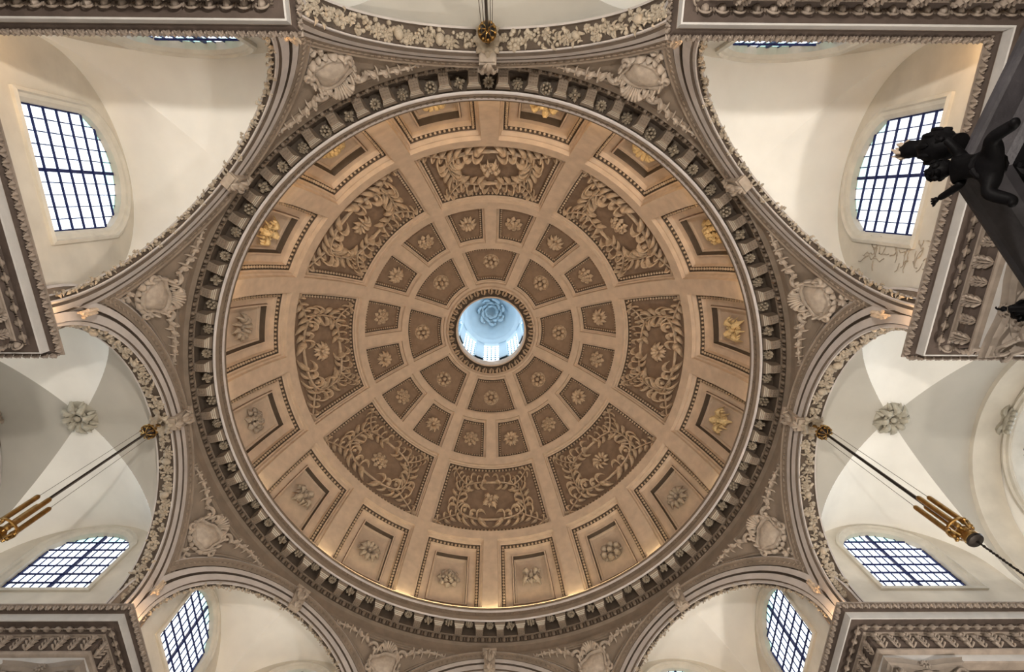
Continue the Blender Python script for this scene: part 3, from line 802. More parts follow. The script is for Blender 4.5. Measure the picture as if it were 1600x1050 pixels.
for q in range(4):
    for (x, y, nm) in ((6.86, 3.02, 'a'), (3.02, 6.86, 'b'), (6.86, 6.86, 'c')):
        p = rotz((x, y, 0), rad(90 * q))
        lab = 'fluted stone column with leafy capital, out of view below the entablature'
        if p.y > 0 and abs(p.y) < 4 and p.x > 6: lab = cl[(1, 0)]
        elif p.y > 0 and abs(p.y) < 4 and p.x < -6: lab = cl[(-1, 0)]
        elif p.y < 0 and abs(p.y) < 4 and p.x > 6: lab = cl[(1, 1)]
        o = thing('column', lab, 'column', (p.x, p.y, 0), 0, group='fluted columns under the entablature')
        for nme, me in (('capital', cap_me), ('shaft', sh_me), ('base', bs_me)): link(nme, me, o, loc=(0, 0, Z0))

# ================================================================== VAULTS, WALLS, WINDOWS
LC, LR, LZ = 4.6, 1.76, 10.14     # lunette centre, radius, springing
def lun(v, c=LC, r=LR):
    d = r * r - (v - c) ** 2
    return LZ + sqrt(d) if d > 0 else 8.49
def groin(nx, ny, x0, x1, y0, y1, fz, ok=None):
    b = MB(); idx = {}
    for i in range(nx + 1):
        for j in range(ny + 1):
            x = x0 + (x1 - x0) * i / nx; y = y0 + (y1 - y0) * j / ny; idx[i, j] = len(b.v); b.v.append((x, y, fz(x, y)))
    for i in range(nx):
        for j in range(ny):
            cx = x0 + (x1 - x0) * (i + .5) / nx; cy_ = y0 + (y1 - y0) * (j + .5) / ny
            if ok and not ok(cx, cy_): continue
            b.f.append((idx[i, j], idx[i + 1, j], idx[i + 1, j + 1], idx[i, j + 1]))
    return b
# corner bay: two webs meeting along the diagonal; each web is ruled from the wall arch
def corner_vault():
    b = MB(); n = 48; m = 14
    for sw in (0, 1):
        rows = []
        for i in range(n + 1):
            t = pi * i / n; v = LC - LR * cos(t); z = LZ + LR * sin(t)
            # inner end: on the groin (x = v) for v beyond the centre, else on the arch plane (x + v = 2 LC - .0)
            xi = v if v > LC else 2 * LC - v
            xi = max(min(xi, W), 2 * LC - v - .0)
            rows.append([(xi + (W + .06 - xi) * j / m, v, z) for j in range(m + 1)])
        # vertical stilts below the springing
        rows.insert(0, [(x, y, 8.49) for x, y, z in rows[0]]); rows.append([(x, y, 8.49) for x, y, z in rows[-1]])
        if sw: rows = [[(y, x, z) for x, y, z in r] for r in rows]
        b.grid(rows)
    return b
cv_me = corner_vault().mesh('vault', M_VAULT)
def poly_wall(outer, holes, fn, m, name, rev=0):
    polys = [[Vector((x, y, 0)) for x, y in outer]] + [[Vector((x, y, 0)) for x, y in h] for h in holes]
    tris = tessellate_polygon(polys); flat = [p for q in polys for p in q]
    b = MB(); b.add([fn(p.x, p.y, 0) for p in flat], tris)
    for h in holes:
        if rev: b.grid([[fn(x, y, 0) for x, y in h], [fn(x, y, rev) for x, y in h]], closed_v=True)
    return b.mesh(name, m, smooth=False)
def win_outline(c, hw_, z0, z1, rise, g=0, n=14):
    # jambs with a segmental head; g grows the outline
    pts = [(c - hw_ - g, z0 - g), (c + hw_ + g, z0 - g)]
    Rr = (hw_ ** 2 + rise ** 2) / (2 * rise); cz = z1 + rise - Rr; a = math.asin(hw_ / Rr)
    for i in range(n + 1):
        t = a - 2 * a * i / n; pts.append((c + (Rr + g) * sin(t), cz + (Rr + g) * cos(t)))
    return pts
WN = dict(hw_=.86, z0=9.58, z1=11.0, rise=.62)
def lunette_outline(c, r, zbot=8.49, n=28):
    return [(c - r, zbot), (c + r, zbot)] + [(c + r * cos(pi * i / n), LZ + r * sin(pi * i / n)) for i in range(n + 1)]
def make_window(par, c, fn, centre_thick=.05):
    """fn(s, z, d): s along the wall, d out of doors"""
    f = MB()
    for (g0, d0, g1, d1) in ((.17, -.0, .17, -.05), (.17, -.05, .12, -.07), (.12, -.07, .10, -.03), (.10, -.03, .05, -.02), (.05, -.02, .0, .03), (0, .03, 0, .142)):
        A = win_outline(c, **WN, g=g0); B = win_outline(c, **WN, g=g1)
        f.grid([[fn(x, z, d0) for x, z in A], [fn(x, z, d1) for x, z in B]], closed_v=True)
    link('window_frame', f.mesh('window_frame', M_FRAME, smooth=False), par)
    hw_, z0, zt_ = WN['hw_'], WN['z0'], WN['z1'] + WN['rise']
    nx, nz = 10, 7; dx = 2 * hw_ / nx; dz = (zt_ - z0) / nz
    Rr = (hw_ ** 2 + WN['rise'] ** 2) / (2 * WN['rise']); cz = WN['z1'] + WN['rise'] - Rr
    def top(x): return cz + sqrt(Rr * Rr - (x - c) ** 2)
    def boxf(s0, s1, za, zb_, d0, d1):
        b = MB(); b.add([fn(s, z, d) for s in (s0, s1) for z in (za, zb_) for d in (d0, d1)], [(0, 1, 3, 2), (4, 6, 7, 5), (0, 4, 5, 1), (2, 3, 7, 6), (0, 2, 6, 4), (1, 5, 7, 3)]); return b
    for i in range(1, nx):
        x = c - hw_ + dx * i; wd = centre_thick / 2 if i == nx // 2 else .007
        link('mullion' if i == nx // 2 else 'glazing_bar', boxf(x - wd, x + wd, z0, top(x), .12, .12 + (.05 if i == nx // 2 else .02)).mesh('glazing_bar', M_LEAD, False), par)
    for j in range(0, nz):
        z = z0 + dz * j + (.012 if j == 0 else 0); h = hw_ if z < WN['z1'] else min(hw_, sqrt(max(0, Rr * Rr - (z - cz) ** 2)))
        link('saddle_bar', boxf(c - h - .02, c + h + .02, z - .013, z + .013, .10, .13).mesh('saddle_bar', M_LEAD, False), par)
    edge = boxf(c - hw_, c - hw_ + .02, z0, WN['z1'], .11, .15); e2 = boxf(c + hw_ - .02, c + hw_, z0, WN['z1'], .11, .15); edge.add(e2.v, e2.f)
    link('edge_lead', edge.mesh('edge_lead', M_LEAD, False), par)
    rg = random.Random(int(c * 10))
    for i in range(nx):
        for j in range(nz):
            x = c - hw_ + dx * i; z = z0 + dz * j
            if max(top(x), top(x + dx)) < z: continue
            curved = max(top(x), top(x + dx)) < z + dz * 1.1
            link('pane', boxf(x + .004, x + dx - .004, z + .004, z + dz - .004, .135, .141).mesh('pane', M_PANEG if curved and rg.random() < .6 else M_PANE, False), par)
# corner bays
wn = [0]
def next_window(label):
    wn[0] += 1
    return thing('window_%d' % wn[0], label, 'window', ORG, 0, kind='structure')
def wallset(tag, outer, c, fn, rz, lab_w, lab_win, mwall=M_WALL):
    holes = [win_outline(c, **WN, g=.14)] if lab_win else []
    me = poly_wall(outer, holes, fn, mwall, 'wall', 0)
    o = thing(tag, lab_w, 'wall', ORG, rz, kind='structure', me=me)
    if lab_win:
        wo = next_window(lab_win); wo.rotation_euler = (0, 0, rz); make_window(wo, c, fn)
    return o
fx = lambda s, z, d: Vector((W + .01 + d, s, z))
fy = lambda s, z, d: Vector((s, W + .01 + d, z))
CB = {0: ('lower right', 'arched leaded window seen slantwise through the lower right arch, blue centre bar', None),
      1: ('lower left', None, 'arched leaded window seen slantwise through the lower left arch, blue centre bar'),
      2: ('upper left', 'large arched window of small panes facing the upper left arch', 'sliver of an arched window above the upper left entablature edge'),
      3: ('upper right', 'sliver of an arched window above the upper right entablature edge', 'large arched window of small panes crossed by black carved figures')}
for q in range(4):
    nm = CB[q][0]
    thing('ceiling_vault', 'smooth cream corner vault behind the %s arch' % nm, 'vault', ORG, rad(90 * q), kind='structure', me=cv_me)
    out = lunette_outline(LC, LR + .01); out[0] = (WA + .02, 8.49); out[1] = (W + .01, 8.49)
    out = [(2.6, 8.49), (W + .02, 8.49)] + [(LC + (LR + .01) * cos(pi * i / 28), LZ + (LR + .01) * sin(pi * i / 28)) for i in range(29)] + [(2.6, LZ)]
    la = CB[q][1] or 'arched window low behind the %s arch, mostly hidden' % nm
    lb = CB[q][2] or 'arched window low behind the %s arch, mostly hidden' % nm
    wallset('wall_' + nm.replace(' ', '_') + '_first', out, LC, fx, rad(90 * q), 'cream lunette wall round the %s' % la, la)
    wallset('wall_' + nm.replace(' ', '_') + '_second', out, LC, fy, rad(90 * q), 'cream lunette wall round the %s' % lb, lb)

# flaked plaster below the window of the upper right bay
wr_o = [o for o in SC.objects if o.name == 'wall_upper_right_second'][0]
b = MB(); rg = random.Random(4)
for k in range(34):
    y, z = rg.uniform(3.2, 3.66), rg.uniform(9.1, 10.6); P = []; a = rg.uniform(0, 6)
    for i in range(rg.choice((4, 5, 7))):
        P.append((y, W - .002, z)); a += rg.uniform(-1.0, 1.0); y += .055 * cos(a); z += .055 * sin(a); y = min(max(y, 3.12), 3.70); z = max(z, 8.9)
    b.tube(P, [rg.uniform(.004, .011) for _ in P], 5)
link('plaster_flaking', b.mesh('plaster_flaking', M_GARL), wr_o, kind='stuff')
# arms of the cross
AX, AR = 8.46, 1.72; GR, GZ = 2.5, 9.38
X0, X1 = W + .30, 10.3
def gz(y): return GZ + sqrt(max(GR * GR - y * y, 0))
def hz(x): d = AR * AR - (x - AX) ** 2; return (GZ + 2.5 - AR) + sqrt(d) if d > 0 else 0
def arm_vault():
    b = MB(); n = 64; m = 20
    # web 1: barrel along x, cut where the cross barrel rises above it
    hs = GZ + 2.5 - AR
    for sy in (-1, 1):
        rows = []; rows2 = []
        for i in range(n + 1):
            t = pi / 2 * i / n; y = GR * cos(t); z = GZ + GR * sin(t)
            d = AR * AR - max(z - hs, 0) ** 2; e = sqrt(max(d, 0)) if z > hs else AR
            rows.append([(X0 + (AX - e - X0) * j / m, sy * y, z) for j in range(m + 1)])
            rows2.append([(AX + e + (X1 - AX - e) * j / m, sy * y, z) for j in range(m + 1)])
        for r in (rows, rows2):
            r.insert(0, [(x, sy * GR, 8.49) for x, y, z in r[0]]); b.grid(r)
        rows = []
        for i in range(n + 1):
            t = pi * i / n; x = AX - AR * cos(t); z = hs + AR * sin(t)
            yi = sqrt(max(GR * GR - (z - GZ) ** 2, 0)); rows.append([(x, sy * (yi + (GR + .14 - yi) * j / m), z) for j in range(m + 1)])
        b.grid(rows)
        for xe in (AX - AR, AX + AR):
            b.grid([[(xe, sy * (sqrt(max(GR * GR - max(z - GZ, 0) ** 2, 0)) - .01), z), (xe, sy * (GR + .14), z)] for z in [8.49 + (hs + .02 - 8.49) * i / 10 for i in range(11)]])
    return b, hs
av, HS = arm_vault()
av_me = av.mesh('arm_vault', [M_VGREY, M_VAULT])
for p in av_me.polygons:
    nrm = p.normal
    p.material_index = 1 if abs(nrm.x) > .0 and abs(nrm.y) < 1e-3 else 0  # webs towards the side windows paler: their daylight is put into the colour
def boss():
    b = MB(); b.ball((0, 0, .36), (.20, .20, .16), 5, 8)
    for k in range(8):
        a = 2 * pi * k / 8; b.petal((.18 * cos(a), .18 * sin(a), .15), a, .85, .36, .5, .45, .95, bend=.5, n=6, m=7)
        b.petal((.5 * cos(a + .2), .5 * sin(a + .2), .36), a + 1.0, .38, .17, .5, .3, .9, bend=1.5, n=4, m=5)
        a2 = a + pi / 8; b.petal((.35 * cos(a2), .35 * sin(a2), .05), a2, .68, .26, .5, .3, .9, n=4, m=6)
        b.ball((.34 * cos(a2), .34 * sin(a2), .36), .10, 4, 6)
    b.lathe([(.9, 0), (.95, .06), (.85, .12), (.4, .15)], 20); return b
boss_me = scaled(boss(), .36, .42).mesh('carved_flower', M_BOSS)
ARM = {0: ('right', 'arched leaded window in the side wall of the right arm, above the lower right entablature'), 1: ('bottom', None), 2: ('left', 'arched leaded window in the side wall of the left arm, above the lower left entablature'), 3: ('top', None)}
fs1 = lambda s, z, d: Vector((s, WA + .01 + d, z)); fs2 = lambda s, z, d: Vector((s, -WA - .01 - d, z))
for q in range(4):
    nm, lw = ARM[q]
    thing('ceiling_arm_vault', 'grey and cream groined vault over the %s arm' % nm, 'vault', ORG, rad(90 * q), kind='structure', me=av_me)
    rz = rad(90 * q); x, y = AX * cos(rz), AX * sin(rz)
    bl = {0: 'round carved flower boss at the centre of the pale vault beside the right lamp', 2: 'round carved flower boss at the centre of the grey vault beside the left lamp',
          1: 'round carved flower boss, hidden beyond the bottom arch', 3: 'round carved flower boss, hidden beyond the top arch'}[q]
    if q in (0, 2):
        o = thing('ceiling_boss', bl, 'boss', (x, y, Z0 + 11.90), rz, group='carved vault bosses')
        c = link('carved_flower', boss_me, o, M_=Matrix.Rotation(pi, 4, 'X'))
    out = [(W, 8.49), (X1, 8.49), (X1, HS)] + [(AX + (AR + .01) * cos(pi * i / 28), HS + (AR + .01) * sin(pi * i / 28)) for i in range(29)] + [(W, HS)]
    for side, fn in ((0, fs1), (1, fs2)):
        vis = (q == 0 and side == 0) or (q == 2 and side == 1)
        wallset('wall_%s_arm_%s' % (nm, ('first', 'second')[side]), out, AX, fn, rz, 'pale side wall of the %s arm under the vault, %s side' % (nm, ('one', 'other')[side]),
                lw if vis else ('arched leaded window hidden in the %s arm, %s side' % (nm, ('one', 'other')[side])) )
# right arm: transverse arch and end wall with a round-headed window and shell
b = MB(); rows = []
for (r, x) in ((2.52, X1 - .02), (2.36, X1), (2.36, X1 + .62), (2.9, X1 + .62)):
    rows.append([(x, s, z) for s, z in [(-r * cos(pi * i / 40), GZ + .05 + r * sin(pi * i / 40)) for i in range(41)]])
rows = [[(r[0][0], r[0][1], 8.49)] + r + [(r[-1][0], r[-1][1], 8.49)] for r in rows]
b.grid(rows)
tr_me = b.mesh('transverse_arch', M_WALL)
thing('arch', 'plain tan arch band beyond the right boss, before the end wall', 'arch', ORG, 0, group='carved arches', me=tr_me)
EW = X1 + .63
ring_out = [(-2.9, 8.0), (2.9, 8.0), (2.9, 12.6), (-2.9, 12.6)]
wr = 1.55; wz = 10.05
hole = [(-wr, 9.0), (wr, 9.0)] + [(wr * cos(pi * i / 24), wz + wr * sin(pi * i / 24)) for i in range(25)]
fe = lambda s, z, d: Vector((EW + d, s, z))
me = poly_wall(ring_out, [hole], fe, M_VAULT, 'end_wall')
thing('wall_right_end', 'white end wall of the right arm round the shell-topped window', 'wall', ORG, 0, kind='structure', me=me)
wo = next_window('round-headed end window topped by a carved shell at the right edge')
f = MB()
for (r0, d0, r1, d1) in ((.20, 0, .20, -.06), (.20, -.06, .12, -.09), (.12, -.09, .10, -.04), (.10, -.04, .03, -.04), (.03, -.04, 0, .02), (0, .02, -.02, .3)):
    def ol(g): return [(-wr - g, 9.0), ] + [(-(wr + g) * cos(pi * i / 32), wz + (wr + g) * sin(pi * i / 32)) for i in range(33)] + [(wr + g, 9.0)]
    f.grid([[fe(x, z, d0) for x, z in ol(r0)], [fe(x, z, d1) for x, z in ol(r1)]])
link('window_frame', f.mesh('window_frame', M_FRAME, True), wo)
b = MB(); b.grid([[fe(x, z, .28) for x in (-1.7, 1.7)] for z in (8.9, 11.8)]); link('pane', b.mesh('pane', M_PANE, False), wo)
b = MB()
for i in range(-4, 5): b.tube([fe(i * .33, 9.0, .25), fe(i * .33, 11.7, .25)], .012, 4)
for j in range(8): b.tube([fe(-1.6, 9.1 + j * .34, .25), fe(1.6, 9.1 + j * .34, .25)], .012, 4)
link('glazing_bar', b.mesh('glazing_bar', M_LEAD), wo, kind='stuff')
b = MB()
for k in range(9):
    a = pi * (k + .5) / 9; b.petal((0, 0, 0), a, .36, .13, .5, .35, .8, n=5, m=6)
b.ball((0, -.04, .05), (.30, .08, .08), 5, 8)
for k in range(5): b.ball((-.2 + .1 * k, -.13, .06), .06, 4, 6)
sh = MB(); sh.add([fe(-x, wz + wr + .12 + y, -.06 - z) for x, y, z in b.v], b.f)
link('shell', sh.mesh('shell', M_BOSS), wo)
# left arm: a second carved arch and the vault of the next bay
build_arch(1, pi, x_off=(X1 - .0) - W, label='far carved arch at the extreme left edge beyond the left boss')
b = MB(); rows = []
for x in (X1 + .3, X1 + 4.5): rows.append([(-x, -GR, 8.49)] + [(-x, -GR * cos(pi * i / 40), GZ + GR * sin(pi * i / 40)) for i in range(41)] + [(-x, GR, 8.49)])
b.grid(rows); thing('ceiling_far_vault', 'grey barrel vault beyond the far left arch', 'vault', ORG, 0, kind='structure', me=b.mesh('far_vault', M_VGREY))
# shallow crown rib on the top arm's vault
b = MB()
for s_ in (-.13, .0): b.tube([(s_, -(X0 + .02), GZ + GR - .01), (s_, -X1, GZ + GR - .01)], .012, 5)
thing('trim_2', 'pair of thin ribs along the crown of the top vault', 'rib', ORG, kind='structure', me=b.mesh('crown_rib', M_VGREY))
# closing walls of the top and bottom arms
for q, nm in ((1, 'bottom'), (3, 'top')):
    b = MB(); b.grid([[Vector((X1 + .02, y, z)) for y in (-2.8, 2.8)] for z in (8.4, 12.2)])
    thing('wall_%s_end' % nm, 'plain end wall of the %s arm, out of view' % nm, 'wall', ORG, rad(90 * q), kind='structure', me=b.mesh('end_wall', M_VGREY))

# aisle ceilings, outer walls and floor
for q in range(4):
    b = MB(); b.box((3.42 + 5, 7.27 + 3.5, 8.6), (10, 7, .2)); b.box((7.27 + 3.2, 5.34, 8.6), (6.4, 3.85, .2))
    thing('ceiling_aisle', 'flat aisle ceiling beyond the %s entablature' % QN[q], 'ceiling', ORG, rad(90 * q), kind='structure', me=b.mesh('aisle_ceiling', M_VGREY, False))
for q, nm in enumerate(('east', 'south', 'west', 'north')):
    b = MB(); b.box((16.6, 0, 5.0), (.2, 33.4, 10.3))
    thing('wall_' + nm, 'plain outer aisle wall on the %s side, out of view' % nm, 'wall', (0, 0, 0), rad(90 * q), kind='structure', me=b.mesh('outer_wall', M_VGREY, False))
    b = MB(); b.box((13.8, 0, 8.6), (5.8, 6.4, .2)) if q != 2 else b.box((15.7, 0, 8.6), (2, 6.4, .2)); b.box((13.7, 13.7, 8.6), (5.9, 5.9, .2)); b.box((12, 13.4, 8.6), (3, 6, .2))
    thing('ceiling_outer', 'flat ceiling over the outer aisle on the %s side, out of view' % nm, 'ceiling', ORG, rad(90 * q), kind='structure', me=b.mesh('outer_ceiling', M_VGREY, False))
b = MB(); b.box((0, 0, -.1), (34, 34, .2)); thing('floor', 'pale stone floor of the church, below the view', 'floor', kind='structure', me=b.mesh('floor', M_FLOOR, False))

# ================================================================== HANGING LAMPS
def lamp_obj(x, y, rz, label):
    o = thing('hanging_lamp', label, 'lamp', (x, y, Z0 + 7.0), rz, group='hanging lamps under the arches')
    zt_ = ZS + RI - 7.0
    def P(name, b, m, par=o): return link(name, b.mesh(name, m), par)
    b = MB(); b.tube([(0, 0, zt_ - .02), (0, 0, zt_ - .30)], .012, 6); b.tube([(.04 * cos(t), 0, zt_ - .06 + .04 * sin(t)) for t in [2 * pi * i / 10 for i in range(11)]], .012, 5); P('hook', b, M_BRASS)
    zb_ = zt_ - .42
    b = MB(); b.ball((0, 0, zb_), .125, 10, 14); core = P('ball', b, M_DARK)
    b = MB()
    for k in range(8):
        a = 2 * pi * k / 8; b.tube([(.135 * sin(t) * cos(a), .135 * sin(t) * sin(a), zb_ + .135 * cos(t)) for t in [pi * i / 12 for i in range(13)]], .010, 5)
    for k in range(10):
        a = 2 * pi * k / 10
        for zz in (-.06, .06): b.ball((.12 * cos(a), .12 * sin(a), zb_ + zz), .026, 4, 6)
    b.tube([(.137 * cos(t), .137 * sin(t), zb_) for t in [2 * pi * i / 20 for i in range(21)]], .012, 5); P('openwork', b, M_BRASS, core)
    b = MB(); b.tube([(0, 0, zb_ - .12), (0, 0, .25)], .022, 8); P('rod', b, M_DARK)
    for k in range(4):
        a = pi / 4 + pi / 2 * k; cx, cy_ = .115 * cos(a), .115 * sin(a)
        b = MB(); b.tube([(cx * .8, cy_ * .8, zb_ - .08), (cx, cy_, 1.05)], .005, 4); P('cable', b, M_CABLE)
        b = MB(); b.lathe([(.001, 1.10), (.02, 1.09), (.034, 1.06), (.036, 1.03), (.036, .36), (.042, .34), (.042, .30), (.030, .27), (.04, .24), (.036, .20), (.015, .18), (.022, .15), (.001, .12)], 12, Matrix.Translation((cx, cy_, 0))); P('counterweight', b, M_BRASS)
    b = MB()
    b.lathe([(.15, .33), (.165, .32), (.165, .29), (.15, .28)], 20, closed=True)
    b.lathe([(.02, .30), (.06, .26), (.09, .20), (.085, .12), (.10, .10), (.105, .02), (.10, .0), (.001, .0)], 20)
    for k in range(4): a = pi / 2 * k; b.tube([(.16 * cos(a), .16 * sin(a), .30), (.10 * cos(a), .10 * sin(a), .10)], .012, 5); b.ball((.165 * cos(a), .165 * sin(a), .25), .03, 5, 6)
    P('pulley_cage', b, M_BRASS)
    b = MB(); b.lathe([(.001, .0), (.10, .0), (.11, -.02), (.10, -.05), (.03, -.07), (.001, -.07)], 20); P('cap_disc', b, M_DARK)
    b = MB(); L = []
    for i in range(60): b.ball((0, 0, -.08 - .055 * i), (.014 + .008 * (i % 2), .022 - .008 * (i % 2), .034), 4, 5)
    P('chain', b, M_DARK)
    return o
lamp_obj(6.62, 0, 0, 'brass lamp pendant with rods, weights and chain hanging beside the right vault')
lamp_obj(-6.62, 0, .3, 'brass lamp pendant with rods and weights hanging beside the left vault')
lamp_obj(0, -6.62, .2, 'black lamp ball and rod hanging from the top arch crown')

# ================================================================== PULPIT CANOPY WITH CHERUB AND URN
HZ = 4.0; HR = 1.02; H0 = rad(180 - 16); HCn = Vector((2.943, -4.373)) - HR * Vector((cos(H0), sin(H0)))
hexv = [HCn + HR * Vector((cos(H0 + k * pi / 3), sin(H0 + k * pi / 3))) for k in range(6)]
pc = thing('pulpit_canopy', 'black carved six-sided pulpit canopy with grey moulded edge at the right edge', 'canopy', (HCn.x, HCn.y, Z0 + HZ))
def hexrow(r, z): return [Vector((r * cos(H0 + k * pi / 3), r * sin(H0 + k * pi / 3), z)) for k in range(6)]
b = MB(); b.grid([hexrow(r, z) for r, z in ((HR, .06), (HR + .0, .03), (HR - .01, .0), (HR - .03, -.01), (HR - .16, -.02), (HR - .22, -.05), (HR - .25, -.10))], closed_v=True)
link('cornice', b.mesh('cornice', M_WOODG, False), pc)
b = MB(); b.grid([hexrow(r, z) for r, z in ((HR - .25, -.10), (HR - .26, -.20), (HR - .30, -.20), (HR - .32, -.08), (.3, -.05), (.02, -.06))], closed_v=True)
b.grid([hexrow(r, z) for r, z in ((HR, .06), (HR - .1, .12), (HR - .3, .35), (.25, .7), (.02, .75))], closed_v=True)
link('soffit', b.mesh('soffit', M_WOOD, False), pc)
b = MB(); rr = random.Random(5)
for k in range(6):
    A, B = hexrow(HR - .26, -.17)[k], hexrow(HR - .26, -.17)[(k + 1) % 6]
    for i in range(26):
        t = i / 25; p = A.lerp(B, t); p.z -= .10 * sin(pi * t) * .8
        q = Vector((rr.uniform(-.015, .015), rr.uniform(-.015, .015), rr.uniform(-.02, .02)))
        b.ball(p + q, (rr.uniform(.015, .035), rr.uniform(.015, .035), .028), 4, 5)
        if i % 2: b.petal(tuple(p + q), rr.uniform(0, 6), .10, .05, .5, -.4, .9, bend=1.4, n=4, m=5)
link('festoon', b.mesh('festoon', M_WOOD), pc)
b = MB(); b.lathe([(.30, -.05), (.28, -.12), (.20, -.14), (.10, -.12), (.05, -.18), (.001, -.2)], 12)
for k in range(12): a = 2 * pi * k / 12; b.petal((.15 * cos(a), .15 * sin(a), -.14), a, .28, .1, .6, -.3, .9, n=4, m=5)
link('centre_flower', b.mesh('centre_flower', M_WOOD), pc)

def skin_body(name, joints, edges, m, parent, sub=2):
    me = bpy.data.meshes.new(name); me.from_pydata([j[:3] for j in joints], edges, []); o = bpy.data.objects.new(name, me); COL.objects.link(o)
    me.materials.append(m)
    sk = o.modifiers.new('skin', 'SKIN'); sk.use_smooth_shade = True
    for i, j in enumerate(joints): me.skin_vertices[0].data[i].radius = (j[3], j[3] * (j[4] if len(j) > 4 else 1)); me.skin_vertices[0].data[i].use_root = (i == 0)
    ss = o.modifiers.new('sub', 'SUBSURF'); ss.levels = sub; ss.render_levels = sub
    dg = bpy.context.evaluated_depsgraph_get(); ev = bpy.data.meshes.new_from_object(o.evaluated_get(dg)); bpy.data.objects.remove(o)
    ev.polygons.foreach_set('use_smooth', [True] * len(ev.polygons))
    return link(name, ev, parent)
def cherub(v, face, label, scale=1.0, arms=((.22, .10), (-.20, .16))):
    """v: canopy corner (x, y); face: outward direction; hangs on the corner, head above the canopy edge"""
    o = thing('cherub_figure', label, 'figurine', (v.x, v.y, Z0 + HZ - .30), face, group='black cherubs on the canopy corners')
    # local frame: x outwards, y sideways, z up; pelvis at the origin
    J = [(.06, 0, .0, .085), (.08, 0, .10, .088), (.10, 0, .21, .10, .8), (.11, 0, .29, .075), (.12, 0, .345, .038),       # 0 pelvis .. 4 neck
         (.10, .10, .27, .045), (.12, arms[0][0] * .62, .27, .036), (.15, arms[0][0], .27 + arms[0][1] * .6, .030), (.16, arms[0][0] + .01, .27 + arms[0][1] * .8, .028),
         (.10, -.10, .27, .045), (.12, arms[1][0] * .62, .22, .036), (.15, arms[1][0], .22 + arms[1][1], .030), (.16, arms[1][0] - .02, .22 + arms[1][1] * 1.3, .026),
         (.07, .09, -.05, .072), (.13, .20, -.10, .055), (.08, .27, -.26, .042), (.13, .29, -.30, .030),
         (.07, -.09, -.05, .072), (.14, -.19, -.09, .055), (.08, -.26, -.27, .042), (.13, -.28, -.31, .030)]
    E = [(0, 1), (1, 2), (2, 3), (3, 4), (3, 5), (5, 6), (6, 7), (7, 8), (3, 9), (9, 10), (10, 11), (11, 12), (0, 13), (13, 14), (14, 15), (15, 16), (0, 17), (17, 18), (18, 19), (19, 20)]
    body = skin_body('body', [(a * scale, b_ * scale, c * scale, r * scale, *(rest)) for (a, b_, c, r, *rest) in J], E, M_WOOD, o)
    S = scale
    h = MB(); hc = Vector((.14, 0, .44)) * S
    h.ball(hc, (.088 * S, .078 * S, .098 * S), 10, 12)
    h.ball(hc + Vector((.085, 0, -.012)) * S, (.018 * S, .014 * S, .02 * S), 4, 6)     # nose
    for sg in (-1, 1):
        h.ball(hc + Vector((.074, sg * .032, .012)) * S, (.012 * S, .016 * S, .010 * S), 4, 6)   # eyes
        h.ball(hc + Vector((.05, sg * .045, -.035)) * S, (.035 * S, .03 * S, .03 * S), 5, 6)      # cheeks
        h.ball(hc + Vector((0, sg * .08, -.005)) * S, (.014 * S, .010 * S, .024 * S), 4, 5)       # ears
    h.ball(hc + Vector((.078, 0, -.045)) * S, (.012 * S, .022 * S, .008 * S), 4, 6); h.ball(hc + Vector((.06, 0, -.07)) * S, (.025 * S, .025 * S, .02 * S), 4, 6)
    link('head', h.mesh('head', M_WOOD), o)
    c = MB(); rg = random.Random(2)
    for i in range(70):
        a = rg.uniform(0, 2 * pi); e = rg.uniform(-.1, pi / 2); d = Vector((-.25 + cos(e) * cos(a), cos(e) * sin(a), .25 + sin(e))).normalized()
        c.ball(hc + Vector((d.x * .086, d.y * .082, d.z * .098)) * S, rg.uniform(.014, .024) * S, 4, 5)
    link('hair', c.mesh('hair', M_WOOD), o)
    # hands with five fingers
    for (ix, px) in ((8, 7), (12, 11)):
        A = Vector(J[px][:3]); B = Vector(J[ix][:3]); d = (B - A).normalized(); sdw = d.cross(Vector((1, 0, 0))).normalized(); nn = d.cross(sdw).normalized()
        hb = MB(); pb = B + d * .03
        hb.ball(pb * S, (.026 * S, .026 * S, .030 * S), 5, 7)
        for f in range(4):
            ang = (f - 1.5) * .22; dd = (d * cos(ang) + sdw * sin(ang)); L_ = (.038, .046, .044, .034)[f]; p0_ = pb + dd * .018 + sdw * (f - 1.5) * .010
            hb.tube([p0_ * S, (p0_ + dd * L_ * .5) * S, (p0_ + dd * L_ * .8 + nn * .012) * S, (p0_ + dd * L_ * .9 + nn * .024) * S], [.0075 * S, .007 * S, .006 * S, .005 * S], 6)
        dd = (sdw * -.8 + d * .5).normalized(); hb.tube([(pb - d * .008 + dd * .015) * S, (pb + dd * .038) * S, (pb + dd * .045 + d * .015) * S], [.009 * S, .008 * S, .006 * S], 6)
        link('hand', hb.mesh('hand', M_WOOD), body)
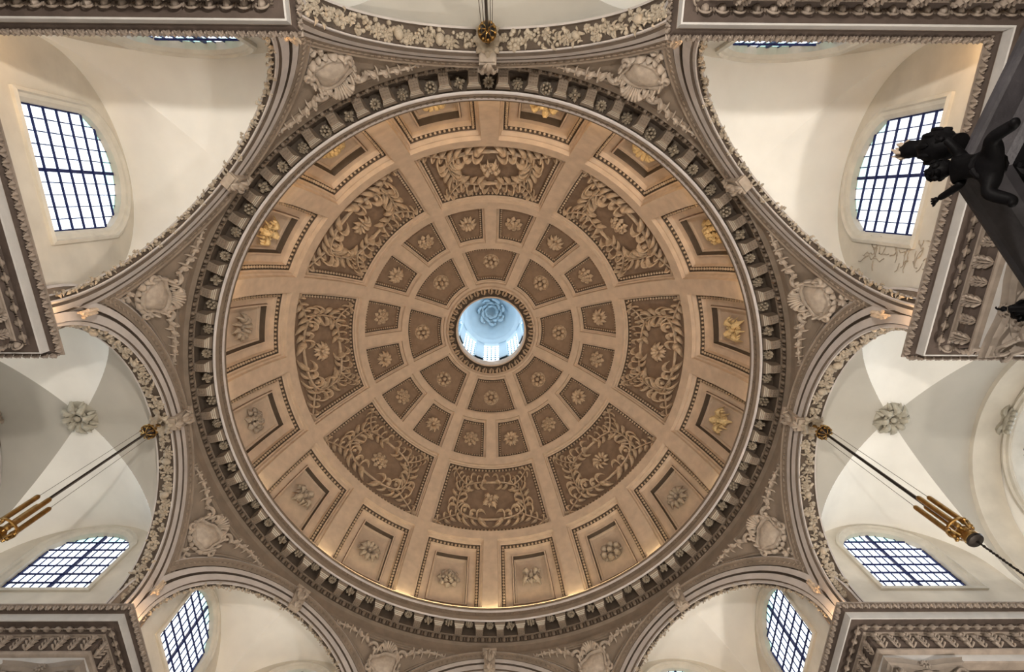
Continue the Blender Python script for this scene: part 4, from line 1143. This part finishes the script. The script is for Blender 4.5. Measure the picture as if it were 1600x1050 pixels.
    # drapery sash
    s_ = MB(); s_.tube([Vector((.075 + .082 * cos(t), .088 * sin(t), .0 + .06 * sin(t + 1))) * S for t in [2 * pi * i / 28 for i in range(29)]], [(.022 + .006 * (i % 2)) * S for i in range(29)], 8)
    link('sash', s_.mesh('sash', M_WOOD), o)
    return o
v0 = hexv[0]
fd = atan2((v0 - HCn).y, (v0 - HCn).x)
cherub(v0 + Vector((.0, -.07)), fd, 'black carved cherub with raised hand on the canopy corner, against the window', .74)
v1 = hexv[5]; fd1 = atan2((v1 - HCn).y, (v1 - HCn).x)
cherub(v1, fd1, 'black carved cherub low at the right edge, before the leafy capital', .74)
US = .68
ur = thing('flaming_urn', 'black carved urn with pale flames beside the cherub\'s head, against the window', 'urn', (v0.x + .0, v0.y - .19, Z0 + HZ + .05))
b = MB(); b.lathe([(.001, 0), (.09, 0), (.09, .03), (.05, .05), (.04, .09), (.10, .13), (.145, .20), (.15, .28), (.12, .35), (.06, .39), (.045, .43), (.075, .46), (.08, .49), (.05, .51), (.001, .51)], 20)
for k in range(10): a = 2 * pi * k / 10; b.ball((.145 * cos(a), .145 * sin(a), .25), (.03, .03, .07), 4, 6)
b.v = [(x * US, y * US, z * (.80 if US < 1 else 1)) for x, y, z in b.v]; link('bowl', b.mesh('bowl', M_WOOD), ur)
b = MB(); b.lathe([(.04, .49), (.075, .54), (.085, .60), (.07, .66), (.001, .68)], 14); b.v = [(x * US, y * US, z * (.80 if US < 1 else 1)) for x, y, z in b.v]; link('neck', b.mesh('neck', M_WOOD), ur)
b = MB()
for k in range(12):
    a = 2 * pi * k / 12; r = .055 if k % 2 else .03
    b.tube([(r * cos(a), r * sin(a), .60), (r * 1.4 * cos(a + .2), r * 1.4 * sin(a + .2), .67), (r * 1.1 * cos(a + .5), r * 1.1 * sin(a + .5), .73), (r * 1.3 * cos(a + .7), r * 1.3 * sin(a + .7), .77)], [.020, .022, .014, .004], 6)
b.v = [(x * US, y * US, z * (.80 if US < 1 else 1)) for x, y, z in b.v]; link('flame', b.mesh('flame', M_RING), ur)
